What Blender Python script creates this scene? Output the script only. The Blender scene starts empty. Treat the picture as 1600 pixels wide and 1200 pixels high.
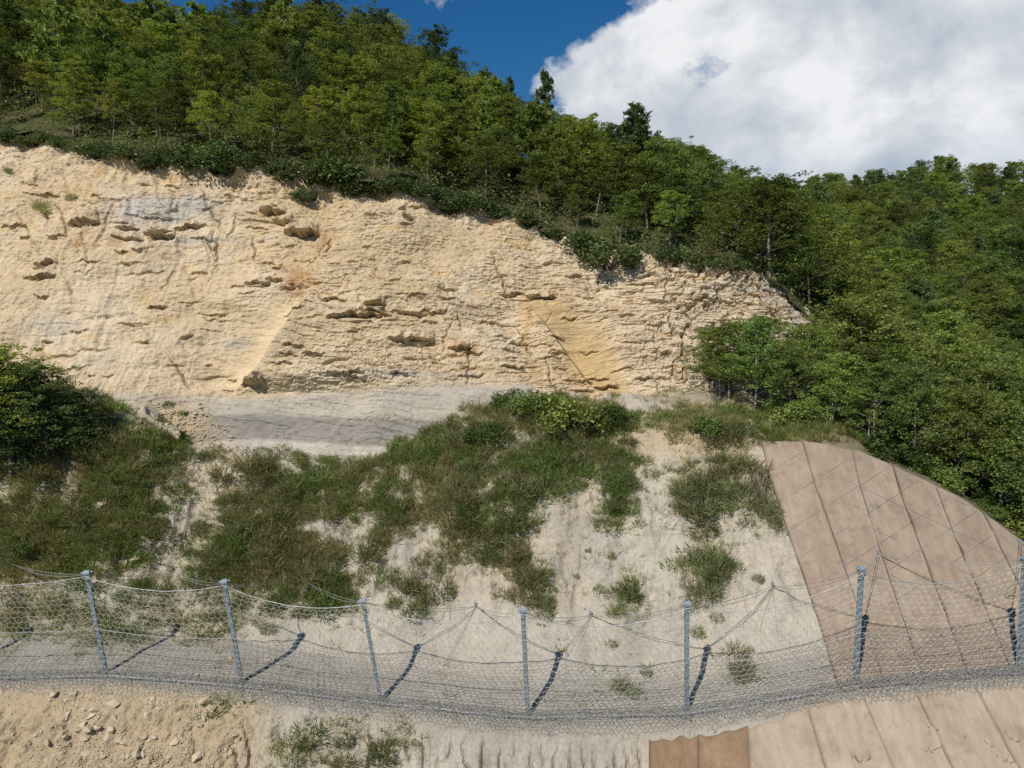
import bpy, math, random
import numpy as np
from mathutils import Vector

random.seed(7)
rng = np.random.default_rng(11)
S = bpy.context.scene
COL = S.collection

# ------------------------------------------------------------------ camera
PITCH = math.radians(4.0)
FPX = 1100.0                       # focal length in pixels of a 1600 px wide picture
CAMZ = 18.0
cam = bpy.data.cameras.new('camera')
cam.sensor_width = 36.0
cam.lens = 36.0 * FPX / 1600.0
cam.clip_end = 5000
cam_o = bpy.data.objects.new('camera', cam)
cam_o.location = (0, 0, CAMZ)
cam_o.rotation_euler = (math.pi / 2 - PITCH, 0, 0)
COL.objects.link(cam_o)
S.camera = cam_o

# ------------------------------------------------------------------ sky, sun, exposure
RAY = Vector((0.367, 0.632, -0.683)).normalized()     # direction the sunlight travels
SUN_EL = math.asin(-RAY.z)
SUN_ROT = math.atan2(-RAY.x, -RAY.y)
world = bpy.data.worlds.new('World')
S.world = world
world.use_nodes = True
nt = world.node_tree
nt.nodes.clear()
N = nt.nodes.new
L = nt.links.new


def wmath(op, a, b=None, clamp=False):
    n = N('ShaderNodeMath'); n.operation = op; n.use_clamp = clamp
    for i, v in enumerate((a, b)):
        if v is None:
            continue
        if isinstance(v, (int, float)):
            n.inputs[i].default_value = v
        else:
            L(v, n.inputs[i])
    return n.outputs[0]


def wnoise(vec, scale, detail, rough, dist=0.0):
    n = N('ShaderNodeTexNoise'); n.inputs['Scale'].default_value = scale
    n.inputs['Detail'].default_value = detail; n.inputs['Roughness'].default_value = rough
    n.inputs['Distortion'].default_value = dist
    L(vec, n.inputs['Vector'])
    return n.outputs['Fac']


def wramp(fac, stops):
    n = N('ShaderNodeValToRGB'); L(fac, n.inputs[0])
    e = n.color_ramp.elements
    while len(e) < len(stops):
        e.new(0.5)
    for i, (p, c) in enumerate(stops):
        e[i].position = p
        e[i].color = c if len(c) == 4 else (*c, 1)
    return n.outputs[0]


sky = N('ShaderNodeTexSky'); sky.sky_type = 'NISHITA'; sky.sun_disc = False
sky.sun_elevation = SUN_EL; sky.sun_rotation = SUN_ROT
sky.altitude = 600; sky.air_density = 1.0; sky.dust_density = 0.2; sky.ozone_density = 3.0
tc = N('ShaderNodeTexCoord')
dirv = tc.outputs['Generated']
# a big bank of cumulus right of the hill with a lobe on its left, broken clouds elsewhere
def lobe(az, el, slope, off, vec=None):
    d = N('ShaderNodeVectorMath'); d.operation = 'DOT_PRODUCT'
    L(vec or dirv, d.inputs[0])
    az, el = math.radians(az), math.radians(el)
    d.inputs[1].default_value = (math.sin(az) * math.cos(el), math.cos(az) * math.cos(el), math.sin(el))
    r = wmath('MULTIPLY_ADD', wmath('ARCCOSINE', d.outputs['Value']), -slope)
    r.node.inputs[2].default_value = off
    return r


mp = N('ShaderNodeMapping'); mp.inputs['Scale'].default_value = (1.0, 1.0, 1.25)
mp.inputs['Location'].default_value = (3.1, 1.7, 0.4)
L(dirv, mp.inputs['Vector'])
n1 = wnoise(mp.outputs[0], 6.0, 10.0, 0.57, 0.0)
near = wmath('MAXIMUM', lobe(37, 9, 2.6, 1.26), lobe(9.5, 16, 3.0, 0.48))
near = wmath('MINIMUM', near, 0.50)
near = wmath('MAXIMUM', near, -0.22)
nd = N('ShaderNodeTexNoise'); nd.inputs['Scale'].default_value = 28; nd.inputs['Detail'].default_value = 5
L(dirv, nd.inputs['Vector'])
nds = N('ShaderNodeVectorMath'); nds.operation = 'MULTIPLY_ADD'; L(nd.outputs['Color'], nds.inputs[0]); nds.inputs[1].default_value = (.05,) * 3; L(dirv, nds.inputs[2])
nda = N('ShaderNodeVectorMath'); nda.operation = 'SUBTRACT'; L(nds.outputs[0], nda.inputs[0]); nda.inputs[1].default_value = (.025,) * 3
ndn = N('ShaderNodeVectorMath'); ndn.operation = 'NORMALIZE'; L(nda.outputs[0], ndn.inputs[0])
gap = wmath('MAXIMUM', lobe(20.1, 18.7, 17.0, 0.33, ndn.outputs[0]), lobe(20.9, 19.4, 17.0, 0.30, ndn.outputs[0]))
near = wmath('SUBTRACT', near, wmath('MAXIMUM', gap, 0.0))
cov = wmath('ADD', wmath('MULTIPLY', wmath('SUBTRACT', n1, 0.5), 1.9), near)
mask = wramp(cov, [(0.0, (0, 0, 0)), (0.04, (0.25,) * 3), (0.15, (0.98,) * 3)])
n2 = wnoise(mp.outputs[0], 6.5, 9.0, 0.56, 0.2)
cloudcol = wramp(n2, [(0.34, (9.0, 10.2, 11.8)), (0.48, (13.0, 13.7, 14.6)), (0.60, (17.5, 17.7, 18.0))])
sep = N('ShaderNodeSeparateXYZ'); L(dirv, sep.inputs[0])
n3 = wnoise(mp.outputs[0], 2.2, 5.0, 0.5, 0.2)
lowf = wmath('ADD', wmath('MULTIPLY_ADD', sep.outputs['Z'], -4.5), wmath('MULTIPLY', n3, 1.5)); 
lowf.node.inputs[0].links[0].from_node.inputs[2].default_value = 0.72
lowm = N('ShaderNodeMixRGB'); L(wramp(lowf, [(0.35, (0, 0, 0)), (0.95, (0.75,) * 3)]), lowm.inputs[0]); L(cloudcol, lowm.inputs[1]); lowm.inputs[2].default_value = (5.2, 7.4, 10.6, 1)
hs = N('ShaderNodeHueSaturation'); hs.inputs['Saturation'].default_value = 1.36; hs.inputs['Value'].default_value = 1.6
L(sky.outputs[0], hs.inputs['Color'])
mix = N('ShaderNodeMixRGB'); L(mask, mix.inputs[0]); L(hs.outputs[0], mix.inputs[1]); L(lowm.outputs[0], mix.inputs[2])
bg = N('ShaderNodeBackground'); bg.inputs['Strength'].default_value = 0.05
L(mix.outputs[0], bg.inputs['Color'])
wo = N('ShaderNodeOutputWorld'); L(bg.outputs[0], wo.inputs['Surface'])

sun = bpy.data.lights.new('sun', 'SUN')
sun.energy = 4.6
sun.angle = math.radians(0.53)
sun.color = (1.0, 0.94, 0.85)
sun_o = bpy.data.objects.new('sun', sun)
sun_o.rotation_euler = RAY.to_track_quat('-Z', 'Y').to_euler()
sun_o.location = (-30, -40, 80)
COL.objects.link(sun_o)

S.view_settings.view_transform = 'Standard'
S.view_settings.look = 'None'
S.view_settings.exposure = 0.0
S.view_settings.gamma = 1.0
S.view_settings.use_curve_mapping = False
S.render.engine = 'CYCLES'
S.cycles.use_denoising = False
S.cycles.max_bounces = 6
S.cycles.transparent_max_bounces = 4

# ------------------------------------------------------------------ helpers
CP, SP = math.cos(PITCH), math.sin(PITCH)


def P(px, py, Y):
    """photograph pixel + distance north -> world point(s)"""
    px, py, Y = np.broadcast_arrays(np.asarray(px, float), np.asarray(py, float), np.asarray(Y, float))
    cx = (px - 800) / FPX
    cy = (600 - py) / FPX
    dy = CP + cy * SP
    dz = -SP + cy * CP
    return np.stack([cx / dy * Y, Y, dz / dy * Y + CAMZ], -1)


def proj(W):
    W = np.asarray(W, float)
    x, y, z = W[..., 0], W[..., 1], W[..., 2] - CAMZ
    d = y * CP - z * SP
    u = y * SP + z * CP
    d = np.where(np.abs(d) < 1e-3, 1e-3, d)
    return 800 + FPX * x / d, 600 - FPX * u / d


def _hash(ix, iy, iz):
    h = (ix * 374761393 + iy * 668265263 + iz * 2147483647 + 1013904223) & 0xFFFFFFFF
    h = ((h ^ (h >> 13)) * 1274126177) & 0xFFFFFFFF
    h = (h ^ (h >> 16)) & 0xFFFFFFFF
    h = (h * 2246822519) & 0xFFFFFFFF
    return ((h >> 8) & 0xFFFF) / 65535.0


def vnoise(x, y, z=0.0):
    x, y, z = np.broadcast_arrays(np.asarray(x, float), np.asarray(y, float), np.asarray(z, float))
    fx, fy, fz = np.floor(x), np.floor(y), np.floor(z)
    ix, iy, iz = fx.astype(np.int64), fy.astype(np.int64), fz.astype(np.int64)
    tx, ty, tz = x - fx, y - fy, z - fz
    tx = tx * tx * (3 - 2 * tx); ty = ty * ty * (3 - 2 * ty); tz = tz * tz * (3 - 2 * tz)
    r = 0
    for a in (0, 1):
        for b in (0, 1):
            for c in (0, 1):
                w = (tx if a else 1 - tx) * (ty if b else 1 - ty) * (tz if c else 1 - tz)
                r = r + w * _hash(ix + a, iy + b, iz + c)
    return r * 2 - 1


def fbm(x, y, z=0.0, o=4, g=0.5):
    r = 0; a = 1.0; f = 1.0; s = 0
    for i in range(o):
        r = r + a * vnoise(x * f + 17.3 * i, y * f - 9.1 * i, np.asarray(z) * f + 5.7 * i)
        s += a; a *= g; f *= 2.03
    return r / s * 1.5


def sstep(a, b, x):
    t = np.clip((x - a) / (b - a), 0, 1)
    return t * t * (3 - 2 * t)


def inpoly(px, py, poly):
    px = np.asarray(px, float); py = np.asarray(py, float)
    r = np.zeros(px.shape, bool)
    n = len(poly)
    for i in range(n):
        x1, y1 = poly[i]; x2, y2 = poly[(i + 1) % n]
        if y1 == y2:
            continue
        c = ((y1 > py) != (y2 > py)) & (px < (x2 - x1) * (py - y1) / (y2 - y1) + x1)
        r ^= c
    return r


def smooth1(a, k):
    w = np.hanning(2 * k + 3)[1:-1]; w /= w.sum()
    return np.convolve(np.pad(a, k, mode='edge'), w, mode='valid')


def mk_mesh(name, V, F, smooth=False, attrs=None):
    V = np.ascontiguousarray(V, np.float32).reshape(-1, 3)
    F = np.ascontiguousarray(F, np.int32)
    me = bpy.data.meshes.new(name)
    k = F.shape[1]; n = len(F)
    me.vertices.add(len(V)); me.vertices.foreach_set('co', V.ravel())
    me.loops.add(n * k); me.loops.foreach_set('vertex_index', F.ravel())
    me.polygons.add(n)
    me.polygons.foreach_set('loop_start', np.arange(0, n * k, k, dtype=np.int32))
    me.polygons.foreach_set('loop_total', np.full(n, k, np.int32))
    me.polygons.foreach_set('use_smooth', np.full(n, smooth))
    for an, av in (attrs or {}).items():
        av = np.asarray(av, np.float32)
        if av.ndim == 1:
            a = me.attributes.new(an, 'FLOAT', 'POINT'); a.data.foreach_set('value', av)
        else:
            a = me.attributes.new(an, 'FLOAT_COLOR', 'POINT')
            c = np.ones((len(av), 4), np.float32); c[:, :3] = av
            a.data.foreach_set('color', c.ravel())
    me.update(calc_edges=True)
    return me


def add(name, me, mat=None, parent=None, loc=None, rot=None, scale=None, **props):
    o = bpy.data.objects.new(name, me)
    if me is not None and mat is not None and not me.materials:
        me.materials.append(mat)
    if loc is not None: o.location = loc
    if rot is not None: o.rotation_euler = rot
    if scale is not None: o.scale = scale if hasattr(scale, '__len__') else (scale,) * 3
    if parent is not None: o.parent = parent
    for k, v in props.items(): o[k] = v
    COL.objects.link(o)
    return o


def gridfaces(r, c):
    i = np.arange(r * c).reshape(r, c)
    return np.stack([i[:-1, :-1], i[:-1, 1:], i[1:, 1:], i[1:, :-1]], -1).reshape(-1, 4)


def tube(pts, rad, sides=5, cap=True):
    pts = np.asarray(pts, float); n = len(pts)
    rad = np.broadcast_to(np.asarray(rad, float), (n,))
    t = np.gradient(pts, axis=0); t /= np.linalg.norm(t, axis=1, keepdims=True) + 1e-9
    ref = np.tile(np.array([0.31, 0.87, 0.38]), (n, 1))
    a = np.cross(t, ref); a /= np.linalg.norm(a, axis=1, keepdims=True) + 1e-9
    b = np.cross(t, a)
    th = np.arange(sides) * 2 * math.pi / sides
    V = pts[:, None] + rad[:, None, None] * (np.cos(th)[None, :, None] * a[:, None] + np.sin(th)[None, :, None] * b[:, None])
    i = np.arange(n * sides).reshape(n, sides)
    j = np.roll(i, -1, 1)
    F = np.stack([i[:-1], j[:-1], j[1:], i[1:]], -1).reshape(-1, 4)
    return V.reshape(-1, 3), F


def merge(parts):
    Vs, Fs, o = [], [], 0
    for V, F in parts:
        Vs.append(V); Fs.append(np.asarray(F) + o); o += len(V)
    return np.concatenate(Vs), np.concatenate(Fs)


def box(c, s, R=None):
    v = np.array([[x, y, z] for x in (-.5, .5) for y in (-.5, .5) for z in (-.5, .5)]) * np.asarray(s, float)
    if R is not None: v = v @ np.asarray(R).T
    f = np.array([[0, 1, 3, 2], [4, 6, 7, 5], [0, 4, 5, 1], [2, 3, 7, 6], [0, 2, 6, 4], [1, 5, 7, 3]])
    return v + np.asarray(c, float), f


# ------------------------------------------------------------------ materials
def new_mat(name):
    m = bpy.data.materials.new(name); m.use_nodes = True
    t = m.node_tree; t.nodes.clear()
    return m, t


class NT:
    def __init__(s, t): s.t = t
    def n(s, ty, **kw):
        n = s.t.nodes.new(ty)
        for k, v in kw.items():
            if k in n.inputs: n.inputs[k].default_value = v
            else: setattr(n, k, v)
        return n
    def l(s, a, b): s.t.links.new(a, b)
    def noise(s, vec, scale, detail=5, rough=.6, dist=0):
        n = s.n('ShaderNodeTexNoise'); n.inputs['Scale'].default_value = scale
        n.inputs['Detail'].default_value = detail; n.inputs['Roughness'].default_value = rough
        n.inputs['Distortion'].default_value = dist
        if vec is not None: s.l(vec, n.inputs['Vector'])
        return n.outputs['Fac']
    def ramp(s, fac, stops):
        n = s.n('ShaderNodeValToRGB'); s.l(fac, n.inputs[0]); e = n.color_ramp.elements
        while len(e) < len(stops): e.new(.5)
        for i, (p, c) in enumerate(stops):
            e[i].position = p; e[i].color = (*c, 1) if len(c) == 3 else c
        return n.outputs[0]
    def mix(s, fac, a, b, mode='MIX'):
        n = s.n('ShaderNodeMixRGB', blend_type=mode)
        for i, v in enumerate((fac, a, b)):
            if isinstance(v, (int, float)): n.inputs[i].default_value = v
            elif isinstance(v, tuple): n.inputs[i].default_value = (*v, 1)
            else: s.l(v, n.inputs[i])
        return n.outputs[0]
    def bsdf(s, col, rough=.9, bump=None, bstr=.5, bdist=.05, spec=.2, metal=0.0):
        b = s.n('ShaderNodeBsdfPrincipled')
        if isinstance(col, tuple): b.inputs['Base Color'].default_value = (*col, 1)
        else: s.l(col, b.inputs['Base Color'])
        b.inputs['Roughness'].default_value = rough
        b.inputs['Specular IOR Level'].default_value = spec
        b.inputs['Metallic'].default_value = metal
        if bump is not None:
            bn = s.n('ShaderNodeBump'); bn.inputs['Strength'].default_value = bstr; bn.inputs['Distance'].default_value = bdist
            s.l(bump, bn.inputs['Height']); s.l(bn.outputs[0], b.inputs['Normal'])
        return b
    def out(s, sh):
        o = s.n('ShaderNodeOutputMaterial'); s.l(sh.outputs[0], o.inputs['Surface'])


def earth_mat(name, stretch=(1, 1, 1), speck=0.5, bstr=.6, bdist=.06):
    """soil or rock: colour from the surveyed colour attribute, grain and relief from noise"""
    m, t = new_mat(name); g = NT(t)
    at = g.n('ShaderNodeAttribute', attribute_name='tint')
    tcn = g.n('ShaderNodeTexCoord')
    mpn = g.n('ShaderNodeMapping'); mpn.inputs['Scale'].default_value = stretch
    g.l(tcn.outputs['Object'], mpn.inputs['Vector'])
    v = mpn.outputs[0]
    na = g.noise(v, 1.1, 8, .65)
    nb = g.noise(v, 6.0, 6, .65)
    nc = g.noise(tcn.outputs['Object'], 22.0, 4, .7)
    c = g.mix(.55, at.outputs['Color'], g.ramp(na, [(.25, (.62, .60, .58)), (.5, (1, 1, 1)), (.75, (1.22, 1.2, 1.16))]), 'MULTIPLY')
    c = g.mix(speck, c, g.ramp(nb, [(.3, (.6, .57, .52)), (.52, (1, 1, 1)), (.72, (1.18, 1.18, 1.18))]), 'MULTIPLY')
    c = g.mix(.35, c, g.ramp(nc, [(.3, (.62, .6, .57)), (.5, (1, 1, 1)), (.7, (1.15, 1.15, 1.15))]), 'MULTIPLY')
    h = g.mix(.45, nb, nc)
    h = g.mix(.3, h, na)
    g.out(g.bsdf(c, .95, h, bstr, bdist, .1))
    return m


M_cliff = earth_mat('cliff_rock', (.45, .45, 1.5), .45, .6, .08)
M_slope = earth_mat('slope_marl', (1, 1, 1), .5, 1.0, .10)


def leaf_mat(name, dark, light, trans=.35, spread=.12, dry=None, vary=False):
    m, t = new_mat(name); g = NT(t)
    geo = g.n('ShaderNodeNewGeometry')
    oi = g.n('ShaderNodeObjectInfo')
    c = g.ramp(geo.outputs['Random Per Island'], [(0, dark), (.75, light), (1, tuple(min(1, x * 1.35) for x in light))])
    hs = g.n('ShaderNodeHueSaturation')
    ma = g.n('ShaderNodeMapRange'); g.l(oi.outputs['Random'], ma.inputs[0]); ma.inputs[3].default_value = .5 - spread * .16; ma.inputs[4].default_value = .5 + spread * .16
    mb = g.n('ShaderNodeMapRange'); g.l(oi.outputs['Random'], mb.inputs[0])
    wn = g.n('ShaderNodeTexWhiteNoise', noise_dimensions='1D'); g.l(oi.outputs['Random'], wn.inputs['W'])
    g.l(wn.outputs['Value'], mb.inputs[0]); mb.inputs[3].default_value = 1 - spread * 3; mb.inputs[4].default_value = 1 + spread * 3
    g.l(ma.outputs[0], hs.inputs['Hue']); g.l(mb.outputs[0], hs.inputs['Value']); g.l(c, hs.inputs['Color'])
    col = hs.outputs[0]
    if vary:
        va = g.n('ShaderNodeAttribute', attribute_name='vary')
        col = g.mix(1.0, col, va.outputs['Color'], 'MULTIPLY')
    if dry:
        tcn = g.n('ShaderNodeTexCoord')
        nn = g.noise(tcn.outputs['Object'], .45, 5, .65)
        col = g.mix(g.ramp(nn, [(.42, (0, 0, 0)), (.66, (1, 1, 1))]), col, dry)
    d = g.n('ShaderNodeBsdfPrincipled'); g.l(col, d.inputs['Base Color']); d.inputs['Roughness'].default_value = .6; d.inputs['Specular IOR Level'].default_value = .25
    tr = g.n('ShaderNodeBsdfTranslucent')
    g.l(g.mix(1.0, col, (1.25, 1.15, .55), 'MULTIPLY'), tr.inputs[0])
    mx = g.n('ShaderNodeMixShader'); mx.inputs[0].default_value = trans
    g.l(d.outputs[0], mx.inputs[1]); g.l(tr.outputs[0], mx.inputs[2]); g.out(mx)
    return m


M_leaf = leaf_mat('broadleaf_foliage', (.088, .125, .03), (.19, .25, .068), .42, .17)
M_leaf_b = leaf_mat('bright_foliage', (.13, .175, .034), (.27, .32, .075), .42, .14)
M_pine = leaf_mat('pine_needles', (.07, .11, .038), (.15, .205, .075), .3, .12)
M_pine_b = leaf_mat('aleppo_pine_needles', (.13, .19, .04), (.28, .345, .09), .35, .08)
M_dark = leaf_mat('holm_oak_foliage', (.05, .08, .026), (.115, .16, .055), .28, .10)
M_scrub = leaf_mat('scrub_foliage', (.17, .185, .095), (.32, .335, .175), .45, .03, vary=True)
M_shrub = leaf_mat('shrub_foliage', (.155, .18, .09), (.30, .325, .165), .45, .10)
M_grass = leaf_mat('grass_blades', (.18, .195, .085), (.34, .345, .165), .45, .03, vary=True)


def bark_mat(name, a, b):
    m, t = new_mat(name); g = NT(t)
    tcn = g.n('ShaderNodeTexCoord')
    n = g.noise(tcn.outputs['Object'], 5, 6, .7)
    g.out(g.bsdf(g.ramp(n, [(.3, a), (.7, b)]), .95, n, .6, .03, .1))
    return m


M_bark = bark_mat('grey_bark', (.10, .085, .065), (.30, .27, .22))
M_bark_d = bark_mat('dark_bark', (.06, .048, .036), (.17, .14, .11))


def metal_mat(name, a, b, rough=.45, metal=.75):
    m, t = new_mat(name); g = NT(t)
    tcn = g.n('ShaderNodeTexCoord')
    n = g.noise(tcn.outputs['Object'], 7, 6, .7)
    n2_ = g.noise(tcn.outputs['Object'], 60, 3, .6)
    c = g.mix(.4, g.ramp(n, [(.3, a), (.7, b)]), g.ramp(n2_, [(.3, (.6, .6, .6)), (.6, (1, 1, 1))]), 'MULTIPLY')
    g.out(g.bsdf(c, rough, n, .15, .01, .5, metal))
    return m


M_galv = metal_mat('galvanised_steel', (.20, .25, .28), (.36, .42, .46), .45, .12)
M_wire = metal_mat('zinc_wire', (.30, .30, .28), (.50, .50, .46), .5, .2)
M_wire_d = metal_mat('shaded_zinc_wire', (.15, .15, .145), (.28, .28, .265), .6, .1)  # zinc wire darkened to paint in the wires' own shadows
M_cable = metal_mat('steel_cable', (.30, .30, .29), (.52, .52, .50), .5, .45)

# ------------------------------------------------------------------ rails of the terrain (pixel + distance control points)
NC = 800
COLS = np.linspace(-260, 1860, NC)


def rail(pts, k=9):
    p = np.array(pts, float)
    py = smooth1(np.interp(COLS, p[:, 0], p[:, 1]), k)
    Y = smooth1(np.interp(COLS, p[:, 0], p[:, 2]), 25)
    return P(COLS, py, Y)


FB = [(-260, 1060, 30.6), (0, 1056, 30.2), (165, 1052, 29.9), (378, 1068, 29.4), (595, 1095, 29.1), (825, 1118, 28.2),
      (1073, 1111, 27.6), (1335, 1068, 26.5), (1592, 1046, 26.2), (1860, 1040, 26)]
L1 = rail(FB, 25)                                             # foot of the fence posts
L1f = L1 + np.array([0, -0.9, -0.42])                         # lip in front of the fence
L0 = L1f + np.array([0, -3.4, -4.2])
L00 = L0 + np.array([0, -6.0, -6.0])
L2 = L1 + np.stack([0 * COLS, smooth1(np.interp(COLS, [0, 400, 620, 830], [3.3, 2.9, 2.2, 1.8]), 30), smooth1(np.interp(COLS, [0, 400, 830], [.50, .55, .60]), 30)], -1)
L4 = rail([(-260, 590, 41), (0, 598, 41), (120, 610, 41), (160, 618, 41), (220, 645, 41), (280, 690, 40.6), (330, 715, 40.4), (450, 726, 40.6), (550, 726, 41),
           (640, 700, 41), (720, 662, 40.5), (790, 650, 40), (860, 648, 39.5), (960, 655, 39), (1000, 665, 38.6), (1090, 665, 37.6), (1190, 690, 35.6),
           (1260, 690, 34.8), (1340, 705, 34), (1420, 740, 33.2), (1500, 778, 32.4), (1600, 850, 31.2), (1700, 930, 30), (1860, 1030, 28.6)], 6)
back = np.interp(COLS, [-260, 640, 720, 860, 1100, 1200, 1320, 1860], [1.2, 1.0, 1.4, 5.0, 7.5, 8.5, 6.0, 5.0])
rise = np.interp(COLS, [-260, 640, 720, 860, 1100, 1200, 1320, 1600, 1860], [.35, .3, .3, .75, 1.45, 1.9, .3, -.8, -1.2])
L5 = L4 + np.stack([0 * COLS, smooth1(back, 20), smooth1(rise, 20)], -1)
L5[:, 0] = L4[:, 0] * (1 + (L5[:, 1] - L4[:, 1]) / L4[:, 1] * .9)

T_PTS = [(-260, 195, 56), (0, 214, 54.5), (60, 214, 54), (130, 232, 53), (250, 250, 52), (370, 262, 51.5), (450, 266, 51), (520, 280, 51), (600, 284, 51), (660, 300, 51.5),
         (700, 314, 52), (760, 326, 52.5), (830, 348, 52.5), (900, 382, 52), (1000, 398, 51.5), (1100, 416, 50.5), (1200, 424, 50), (1240, 460, 49.4),
         (1275, 505, 48.5), (1300, 560, 47), (1330, 640, 45)]
CC = np.linspace(-260, 1338, 800)


def railc(pts, k=5):
    p = np.array(pts, float)
    return P(CC, smooth1(np.interp(CC, p[:, 0], p[:, 1]), k), smooth1(np.interp(CC, p[:, 0], p[:, 2]), 20))


TOP = railc(T_PTS)


def loft(rails, rows, prof):
    out = []
    for i in range(len(rails) - 1):
        t = np.linspace(0, 1, rows[i], endpoint=(i == len(rails) - 2))[:, None]
        a, b = rails[i][None], rails[i + 1][None]
        pz = prof[i]
        tz = pz(t) if pz else t
        q = a + (b - a) * t[..., None]
        q[..., 2] = (a[..., 2] + (b[..., 2] - a[..., 2]) * tz)
        out.append(q)
    return np.concatenate(out, 0)


SLOPE = loft([L00, L0, L1f, L1, L2, L4, L5], [14, 74, 14, 34, 190, 30], [None, None, None, None, lambda t: 1 - (1 - t) ** 1.25, None])
SLOPE[..., 0] = (COLS[None] - 800) / FPX * (SLOPE[..., 1] * CP - (SLOPE[..., 2] - CAMZ) * SP)
for _r in (L0, L1, L1f, L2, L5):
    _r[:, 0] = (COLS - 800) / FPX * (_r[:, 1] * CP - (_r[:, 2] - CAMZ) * SP)
SR, SC_ = SLOPE.shape[:2]
sPX, sPY = proj(SLOPE)                                        # where the smooth slope lies in the photograph

MAT_POLY = [(1188, 700), (1225, 690), (1330, 695), (1460, 735), (1600, 825), (1900, 1020), (1900, 1120), (1318, 1120), (1300, 1050), (1283, 1000), (1252, 900), (1216, 790)]
MAT2_POLY = [(1012, 1148), (1075, 1146), (1170, 1138), (1300, 1120), (1900, 1080), (1900, 1500), (1005, 1500)]
on_mat = inpoly(sPX, sPY, MAT_POLY) | inpoly(sPX, sPY, MAT2_POLY)
for _ in range(8):                                            # soft edge
    f = on_mat.astype(float)
    f = (f + np.roll(f, 1, 0) + np.roll(f, -1, 0) + np.roll(f, 1, 1) + np.roll(f, -1, 1)) / 5
    on_mat = f
wx, wy, wz = SLOPE[..., 0], SLOPE[..., 1], SLOPE[..., 2]
row = np.arange(SR)[:, None] * np.ones((1, SC_))
bench = np.exp(-((row - 110) / 26.0) ** 2)                    # gravel strip behind the fence, net shade in its tint
steep = sstep(140, 190, row)
lowface = sstep(90, 70, row)
d_big = fbm(wx / 5, wy / 4, wz / 4, 3) * .55
d_mid = fbm(wx / 1.3, wy / 1.3, wz / 1.6, 4) * .26
rill = -np.abs(fbm(wx / .9 + .25 * fbm(wz / 1.5, wx / 2, 0, 2), wz / 6, wy / 6, 3)) * .42
lump = np.maximum(0, fbm(wx / .45, wy / .45, wz / .45, 3)) * .10
crumb = fbm(wx / .5, wz / .8, wy / .5, 4) * .16 + np.abs(fbm(wx / .28, wy / .28, wz / .4, 3)) * .10
disp = d_big * steep + d_mid * (.25 + .75 * np.maximum(steep, lowface * .5)) + rill * (steep * .9 + lowface * .22) + lump * (.6 + 1.6 * (sPX < 480) * lowface) + crumb * (steep * (.35 + .9 * sstep(-.2, .5, fbm(wx / 2.2, wy / 2, wz / 2, 2))) + .7 * lowface)
# drying cracks running down the face below the fence
for kx in list(np.arange(640, 1010, 21)) + [362, 385, 585]:
    kx = kx + random.uniform(-8, 8)
    path = kx + 6 * vnoise(sPY / 22.0, kx) + (sPY - 1150) * random.uniform(-.05, .12)
    top_, len_ = random.uniform(1125, 1160), random.uniform(30, 120)
    disp = disp - .20 * np.exp(-((sPX - path) / 2.3) ** 2) * lowface * sstep(top_ - 4, top_ + 6, sPY) * sstep(top_ + len_ + 10, top_ + len_, sPY)
# eroded cut under the edge of the crest
cut = np.interp(sPX, [930, 990, 1100, 1180, 1200], [0, 1, 1, 1, 0])
disp = disp + cut * (-.45 * np.exp(-((sPY - 705) / 14.0) ** 2) + .3 * np.exp(-((sPY - 675) / 12.0) ** 2))
# bare washed gully left of the green bank
gx = np.interp(sPY, [700, 760, 820, 900], [320, 285, 300, 250])
disp = disp - .5 * np.exp(-((sPX - gx) / 32) ** 2) * steep * sstep(SR - 45, SR - 85, row)
disp = disp * (1 - .93 * on_mat)
nrm = np.cross(np.gradient(SLOPE, axis=1), np.gradient(SLOPE, axis=0))
nrm /= np.linalg.norm(nrm, axis=-1, keepdims=True)
nrm = np.where(nrm[..., 1:2] > 0, -nrm, nrm)
SLOPE_D = SLOPE + nrm * disp[..., None]
dPX, dPY = proj(SLOPE_D)


def surf(px, py, off=0.0, disp_=False):
    """point of the lower slope that the photograph shows at px, py"""
    src = SLOPE_D if disp_ else SLOPE
    SYY = dPY if disp_ else sPY
    px = np.atleast_1d(np.asarray(px, float)); py = np.atleast_1d(np.asarray(py, float))
    out = np.zeros((len(px), 3))
    for i in range(len(px)):
        c = np.clip((px[i] - COLS[0]) / (COLS[1] - COLS[0]), 0, NC - 1.001)
        c0 = int(c); f = c - c0
        q = src[:, c0] * (1 - f) + src[:, c0 + 1] * f
        yy = SYY[:, c0] * (1 - f) + SYY[:, c0 + 1] * f
        yy = np.minimum.accumulate(yy)
        nn = nrm[:, c0]
        ok = slice(None, None, -1)
        r = np.interp(py[i], yy[ok], np.arange(SR)[ok])
        r0 = int(min(r, SR - 2)); fr = r - r0
        out[i] = q[r0] * (1 - fr) + q[r0 + 1] * fr + nn[r0] * off
    return out


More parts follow.
